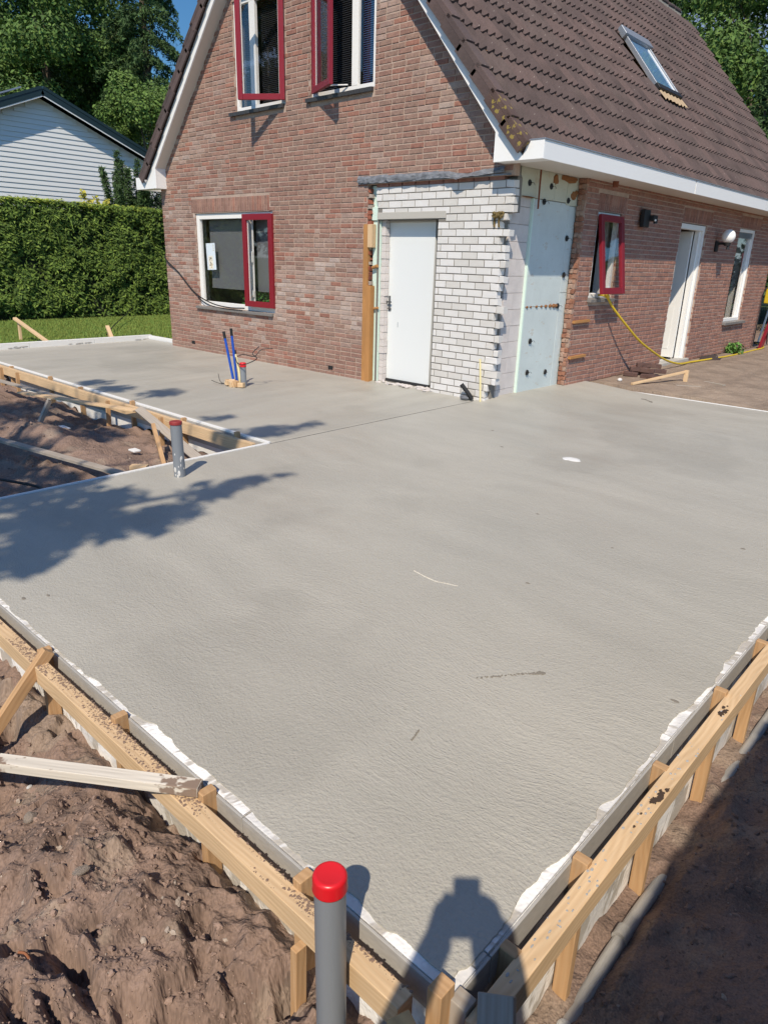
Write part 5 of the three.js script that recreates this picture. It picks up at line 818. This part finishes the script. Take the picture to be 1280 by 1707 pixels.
// beyond the camera: an airy tree whose branches shade the slab and the pit at the left
{
  const t = thing('deciduous_tree', 'airy garden tree behind the viewer, shading the left of the slab', 'tree', [1.6, 0, 11.6], 'trees around the garden');
  const S = [0.83 / 1.64, 1.27 / 1.64], cs = [], tips = [];
  for (const [gx, gz, rad, hh, st] of [[.02, 5.6, .34, 5.6, 1], [-.05, 5.1, .26, 5.9, 1], [.55, 5.95, .30, 5.4, 1], [.32, 5.55, .36, 5.6, 1], [.50, 5.2, .26, 5.8, 1], [.45, 4.95, .22, 6, 1], [.22, 4.5, .22, 6.2, 1], [.24, 4.15, .13, 6.4, 1.6], [.30, 3.85, .07, 6.6, 2.6], [-1.15, 3.38, .22, 7.2, 1], [-1.0, 2.95, .24, 7.4, 1.2], [-.95, 2.55, .15, 7.6, 1.8], [-1.84, 3.0, .16, 7.4, 1.2], [-3.5, 2.72, .28, 8.0, 1], [-4.1, 3.05, .26, 8, 1], [-4.7, 3.0, .24, 8.2, 1], [-3.8, 4.0, .5, 7.8, 1], [-2.9, 4.05, .35, 7.4, 1], [-5.0, 4.1, .6, 8, 1], [-.6, 5.4, .5, 5.8, 1], [-.9, 4.9, .3, 6.2, 1], [-1.5, 5.6, .7, 6, 1], [-2.6, 5.3, .7, 6.8, 1], [-.2, 6.3, .5, 5.4, 1], [.4, 6.6, .4, 5, 1], [-1.1, 6.6, .8, 5.6, 1], [-4, 5.6, .9, 7.6, 1]]) { const c = [gx + S[0] * hh - 1.6, hh, gz + S[1] * hh - 11.6, rad, st]; cs.push(c); tips.push(c); }
  for (let i = 0; i < 26; i++) { const f = rng(i + 5), a = 1.2 + f() * 2.6; cs.push([Math.cos(a) * (1 + 2.5 * f()) - 1.2, 4.5 + 6 * f(), Math.sin(a) * (.6 + 2.2 * f()) + .8, .55 + .4 * f(), 1]); }
  const w = cs.map(c => c[3] ** 2), sum = w.reduce((a, b) => a + b); mesh('crown', leafBatch(30000, g => { let k = g() * sum, i = 0; while ((k -= w[i]) > 0 && i < cs.length - 1) i++; const c = cs[i], th = g() * 6.283, ph = Math.acos(2 * g() - 1), q = c[3] * Math.pow(g(), .5); return [c[0] + Math.sin(ph) * Math.cos(th) * q, c[1] + Math.cos(ph) * q * .6, c[2] + Math.sin(ph) * Math.sin(th) * q * c[4], 1, 0, .4, 0]; }, .075, greens.dec, 907), M.leaf, t);
  const L = [[[[0, -.4, 0], [.1, 3, -.1], [-.3, 7, -.3], [-.5, 10, 0]], .2, .04]]; for (const c of tips) L.push([[[-.1, c[1] * .6, -.2], [c[0] * .55, c[1] * .84, c[2] * .5], [c[0], c[1], c[2]]], .05, .01]); mesh('trunk', limbs(L), M.bark, t);
}
deciduous('dense tree behind the viewer, mirrored in the window panes', -14, 26, 11, 4.5, 1, 111, greens.dark, 9000, .3, 30);
deciduous('second dense tree behind the viewer, mirrored in the window panes', -24, 22, 10, 4.5, 1, 113, greens.dark, 9000, .3, 30);

// hedge: trunks hidden, one dense clipped body of sprays
{
  const t = thing('conifer_hedge', 'tall clipped green hedge along the far side of the lawn', 'hedge', [-14.5, 0, -1]);
  const top = z => 2.80 + .14 * (fbm(z * 1.3, 2, 3, 441) - .5), side = (y, z) => .55 + .26 * (fbm(z * .9, y * .8, 4, 443) - .5) + .2 * (fbm(z * 3.4, y * 2.6, 3, 445) - .5);
  const zr = g => { const a = g(); return -8.5 + 16 * a; };
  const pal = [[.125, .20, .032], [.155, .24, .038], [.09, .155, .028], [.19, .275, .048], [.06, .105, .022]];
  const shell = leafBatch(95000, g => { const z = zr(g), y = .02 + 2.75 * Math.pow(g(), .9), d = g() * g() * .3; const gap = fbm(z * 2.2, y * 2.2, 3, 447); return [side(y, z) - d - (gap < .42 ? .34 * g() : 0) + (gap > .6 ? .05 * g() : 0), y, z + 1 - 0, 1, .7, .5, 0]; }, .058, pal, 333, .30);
  const crown = leafBatch(30000, g => { const z = zr(g), x = (g() - .55) * 1.25, y = top(z) + g() * g() * .14 - .1; return [x, y, z + 1, 1, .1, 1, 0]; }, .055, [[.32, .40, .05], [.38, .44, .055], [.24, .32, .045]], 334, .28);  // top sprays lighter and yellower: sunlight put into the palette
  mesh('sprays', shell, M.leaf, t); mesh('sunlit_top_growth', crown, M.leaf, t);
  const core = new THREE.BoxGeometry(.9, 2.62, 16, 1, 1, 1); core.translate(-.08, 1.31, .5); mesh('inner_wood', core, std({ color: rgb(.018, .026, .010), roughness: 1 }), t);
}
// rusty spot and shrub in front of the garage
{
  const shrub = (label, x, z, h, r, seed, pal, n, size, asp) => { const t = thing('shrub', label, 'shrub', [x, 0, z]); const f = rng(seed), br = []; for (let i = 0; i < 60; i++) { const a = f() * 6.283, l = .3 + .7 * f(); br.push([Math.cos(a) * r * (1.05 - l * .75) * f() * 1.2, h * l * (.82 + .18 * f()), Math.sin(a) * r * (1.05 - l * .75) * f() * 1.2]); } mesh('crown', leafBatch(n, g => { const b = br[Math.floor(g() * br.length)], k = .25 + .75 * Math.pow(g(), .6), s = .24 * (1.1 - k * .8); return [b[0] * k + (g() - .5) * s * 2, b[1] * k + (g() - .5) * s, b[2] * k + (g() - .5) * s * 2, 1, .2, .4, 0]; }, size, pal, seed + 1, asp), M.leaf, t); mesh('stem', limbs(br.filter((_, i) => i % 4 === 0).map(b => [[[0, -.1, 0], [b[0] * .4, b[1] * .5, b[2] * .4], b], .03, .006])), M.bark, t); return t; };
  shrub('dark green feathery conifer shrub in front of the garage wall', -15.9, -3.9, 4.55, 1.9, 71, greens.dark, 48000, .07, .2);
  shrub('second feathery shrub close to the house verge', -15.7, -4.9, 4.3, .8, 75, greens.pine, 15000, .07, .2);
  shrub('bright yellow leaved shrub peeping over the hedge top', -15.3, -2.6, 3.2, 1.2, 81, [[.42, .40, .05], [.36, .36, .05], [.5, .45, .08]], 9000, .06, .5);
}
// lawn grass: nobody could count it
{
  const bl = new THREE.BufferGeometry(), P = []; const f0 = rng(9); for (let k = 0; k < 5; k++) { const a = f0() * 6.28, l = .7 + .5 * f0(), bx = (f0() - .5) * 1.2, bz = (f0() - .5) * 1.2; P.push(bx - .07 * Math.sin(a), 0, bz - .07 * Math.cos(a), bx + .07 * Math.sin(a), 0, bz + .07 * Math.cos(a), bx + Math.cos(a) * .5, l, bz - Math.sin(a) * .5); } bl.setAttribute('position', new THREE.Float32BufferAttribute(P, 3)); bl.computeVertexNormals();
  const N = 46000, im = new THREE.InstancedMesh(bl, std({ roughness: .8, side: THREE.DoubleSide }), N), mx = new THREE.Matrix4(), f = rng(777), q = new THREE.Quaternion(), up = new THREE.Vector3(0, 1, 0);
  for (let i = 0; i < N; i++) { const x = -8.72 - 5.3 * Math.pow(f(), .9), z = -6.5 + 11.5 * f(), s = .035 + .03 * f(); mx.compose(new THREE.Vector3(x, soilH(x, z) - .004, z), q.setFromAxisAngle(up, f() * 6.28), new THREE.Vector3(s * 1.3, s, s * 1.3)); im.setMatrixAt(i, mx); const k = .7 + .6 * f(), y = f(); im.setColorAt(i, rgb((.15 + .09 * y) * k, .27 * k, .05 * k)); }
  im.name = 'lawn_grass'; im.castShadow = im.receiveShadow = true; scene.add(im); tag(im, 'short mown green lawn between the white upstand and the hedge', 'grass', null, 'stuff');
}

// ------------------------------------------------------------------ neighbouring garage with white siding
{
  const g = thing('garage', 'white sided garage with dark green roof edges behind the hedge', 'garage', [-19, 0, -3]);
  // local frame: gable faces +x, z along the gable; ridge at z = 0
  const A = 6.02, sl = .41, half = 5.2, gh = z => A - .12 - Math.abs(z) * sl;
  const sh = new THREE.Shape(); sh.moveTo(-half, -.2); sh.lineTo(half, -.2); sh.lineTo(half, gh(half)); sh.lineTo(0, gh(0)); sh.lineTo(-half, gh(half)); sh.closePath(); const w = new THREE.ExtrudeGeometry(sh, { depth: 9, bevelEnabled: false }); w.rotateY(Math.PI / 2); w.translate(-9.02, 0, 0); mesh('wall', uvMetres(w), M.siding, g);
  const st = .137; for (let y = 1.6, i = 0; y < A - .2; y += st, i++) {       // siding boards, each tilted so its lower edge stands proud
    const zl = Math.min(half, (A - .14 - (y + st)) / sl); if (zl < .15) break; const b = new THREE.BufferGeometry(), z0 = -zl, z1 = zl, x0 = .004, x1 = .03, h = st - .002;
    const P = [], q = (a, bb, c, d) => P.push(...a, ...bb, ...c, ...a, ...c, ...d);
    q([x1, y, z1], [x1, y, z0], [x0 + .006, y + h, z0], [x0 + .006, y + h, z1]); q([0, y, z1], [0, y, z0], [x1, y, z0], [x1, y, z1]); q([0, y, z1], [x1, y, z1], [x0 + .006, y + h, z1], [0, y + h, z1]); q([x1, y, z0], [0, y, z0], [0, y + h, z0], [x0 + .006, y + h, z0]);
    b.setAttribute('position', new THREE.Float32BufferAttribute(P, 3)); b.computeVertexNormals(); mesh('siding_board', triUV(b), M.siding, g);
  }
  const rb = (s, dy, th, x0, x1, m, n) => { const L = Math.hypot(half + .4, (half + .4) * sl), b = box(x0, x1, dy - th, dy, 0, L); b.rotateX(Math.atan(sl)); if (s < 0) b.scale(1, 1, -1); b.translate(0, A + .04, 0); if (s < 0) { const i = b.attributes.position; for (let k = 0; k < i.count; k += 3) { const a = [i.getX(k), i.getY(k), i.getZ(k)], c = [i.getX(k + 1), i.getY(k + 1), i.getZ(k + 1)]; i.setXYZ(k, ...c); i.setXYZ(k + 1, ...a); } b.computeVertexNormals(); } mesh(n, b, m, g); };
  for (const s of [1, -1]) { rb(s, .10, .08, -9.3, .385, M.greenTrim, 'roof'); rb(s, .02, .15, .34, .37, M.greenTrim, 'bargeboard'); rb(s, -.02, .03, -.0, .34, M.whiteBoard, 'soffit'); rb(s, -.131, .035, .335, .36, M.whiteBoard, 'trim'); }
  mesh('solar_panel', (() => { const b = box(-4, .2, .16, .20, .5, 3); b.rotateX(Math.atan(sl)); b.translate(0, A + .06, 0); return b; })(), M.zinc, g);
}

// ------------------------------------------------------------------ out of view: fence and photographer whose shadows are in the picture
{
  const g = thing('board_fence', 'board fence out of view at the right, shading the trench', 'fence', [5.4, 0, 8]);
  for (let z = -4.6, i = 0; z < 6.5; z += .142, i++) mesh('fence_board', box(-.011, .011, -.5, 2.24 + .012 * Math.sin(i * 2.3), z, z + .138, .003), M.woodGrey, g);
  for (let z = -4.4; z < 6.5; z += 1.8) mesh('post', box(.012, .09, -.6, 2.2, z, z + .08, .004), M.woodGrey, g);
}
{
  // body as one field of tapered capsules joined smoothly
  const ux = .65, uz = .76, P = (f, r, y) => [4.571 + ux * f + uz * r, y, 7.2113 + uz * f - ux * r];    // f: metres behind the lens, r: to the photographer's right
  const OFF = .05, J = { hipL: P(.42, OFF + -.10, .78), hipR: P(.42, OFF + .10, .78), knL: P(.40, OFF + -.12, .33), knR: P(.36, OFF + .13, .33), anL: P(.46, OFF + -.12, -.14), anR: P(.40, OFF + .14, -.14), toL: P(.28, OFF + -.14, -.18), toR: P(.22, OFF + .17, -.18), pel: P(.42, OFF + 0, .86), che: P(.41, OFF + 0, 1.20), nek: P(.38, OFF + 0, 1.42), hed: P(.33, OFF + .0, 1.555), shL: P(.40, OFF + -.19, 1.35), shR: P(.40, OFF + .17, 1.35), elL: P(.27, -.22, 1.27), elR: P(.30, .13, 1.24), wrL: P(.09, -.075, 1.525), wrR: P(.085, .075, 1.535) };
  const C = [['pel', 'che', .135, .15], ['che', 'nek', .14, .07], ['nek', 'hed', .055, .06], ['che', 'shL', .12, .075], ['che', 'shR', .12, .075], ['shL', 'elL', .062, .045], ['shR', 'elR', .062, .045], ['elL', 'wrL', .056, .038], ['elR', 'wrR', .08, .06], ['pel', 'hipL', .13, .10], ['pel', 'hipR', .13, .10], ['hipL', 'knL', .09, .062], ['hipR', 'knR', .09, .062], ['knL', 'anL', .06, .04], ['knR', 'anR', .06, .04], ['anL', 'toL', .045, .035], ['anR', 'toR', .045, .035]].map(([a, b, r, s]) => [J[a], J[b], r, s]);
  const hand = (sgn, w) => { const l = [[w, P(.03, sgn * .058, w[1] + .035), sgn > 0 ? .042 : .034, sgn > 0 ? .036 : .028]]; for (let i = 0; i < 4; i++) { const yy = 1.528 + .021 * i; l.push([P(.045, sgn * .055, yy), P(.012, sgn * .05, yy + .004), .0105, .009], [P(.012, sgn * .05, yy + .004), P(.012, sgn * .022, yy + .006 - .003 * i), .009, .0075]); } l.push([P(.05, sgn * .05, 1.535), P(.055, sgn * .02, 1.565), .011, .009]); return l; };
  const D = (list, x, y, z, k) => { let s = 0; for (const [a, b, r0, r1] of list) { const dx = b[0] - a[0], dy = b[1] - a[1], dz = b[2] - a[2], px = x - a[0], py = y - a[1], pz = z - a[2], h = clamp((px * dx + py * dy + pz * dz) / (dx * dx + dy * dy + dz * dz)); s += Math.exp(-k * (Math.hypot(px - dx * h, py - dy * h, pz - dz * h) - lerp(r0, r1, h))); } return -Math.log(s + 1e-30) / k; };
  const mc = (list, c, half, n, k, extra) => { const m = new MarchingCubes(n, M.dark, false, false, 200000); m.isolation = 0; let q = 0; for (let kz = 0; kz < n; kz++) for (let ky = 0; ky < n; ky++) for (let kx = 0; kx < n; kx++) { const w = i => (i - n / 2) / (n / 2) * half; let d = D(list, c[0] + w(kx), c[1] + w(ky), c[2] + w(kz), k); if (extra) d = extra(c[0] + w(kx), c[1] + w(ky), c[2] + w(kz), d); m.field[q++] = -d; } m.update(); const g = new THREE.BufferGeometry(); g.setAttribute('position', new THREE.Float32BufferAttribute(Array.from(m.positionArray.slice(0, m.count * 3)), 3)); g.setAttribute('normal', new THREE.Float32BufferAttribute(Array.from(m.normalArray.slice(0, m.count * 3)), 3)); g.scale(half, half, half); g.translate(...c); return g; };
  const t = thing('person', 'person in dark clothes out of view, holding a phone up with both hands', 'person');
  const head = J.hed, facing = [-ux, -uz];
  const headField = (x, y, z, d) => { const rx = x - head[0], ry = y - head[1], rz = z - head[2], f = rx * facing[0] + rz * facing[1], r = rx * -facing[1] + rz * facing[0]; const sk = Math.hypot(f / .098, ry / .118, r / .076) * .095 - .095; const nose = Math.hypot((f - .1) / .022, (ry + .008) / .026, r / .014) * .018 - .018, ear = Math.hypot((f + .005) / .02, ry / .032, (Math.abs(r) - .078) / .012) * .015 - .015, eye = Math.hypot(f - .09, ry - .018, Math.abs(r) - .03) - .012, mouth = Math.hypot((f - .088) / .02, (ry + .055) / .008, r / .028) * .012 - .012; const k = 60; let h = -Math.log(Math.exp(-k * sk) + Math.exp(-k * nose) + Math.exp(-k * ear)) / k; h = Math.max(h, -Math.max(eye, mouth) * .0 + h); return Math.min(d, h); };
  mesh('body', mc(C, [4.94, .68, 7.43], .98, 96, 42, headField), std({ color: rgb(.045, .05, .07), roughness: .9 }), t);
  mesh('hand', mc(hand(-1, J.wrL), P(.04, -.05, 1.55), .09, 52, 220), std({ color: rgb(.45, .27, .19), roughness: .6 }), t); mesh('hand', mc(hand(1, J.wrR), P(.04, .05, 1.55), .09, 52, 220), std({ color: rgb(.45, .27, .19), roughness: .6 }), t);
  const ph = thing('phone', 'dark phone held up by the person out of view', 'phone', P(.045, 0, 1.60)); const pb = triUV(new RoundedBoxGeometry(.077, .162, .0085, 2, .004)); const m = mesh('body', pb, M.black, ph); m.rotation.set(-.349, .7362, 0, 'YXZ');
}
renderer.render(scene, camera);
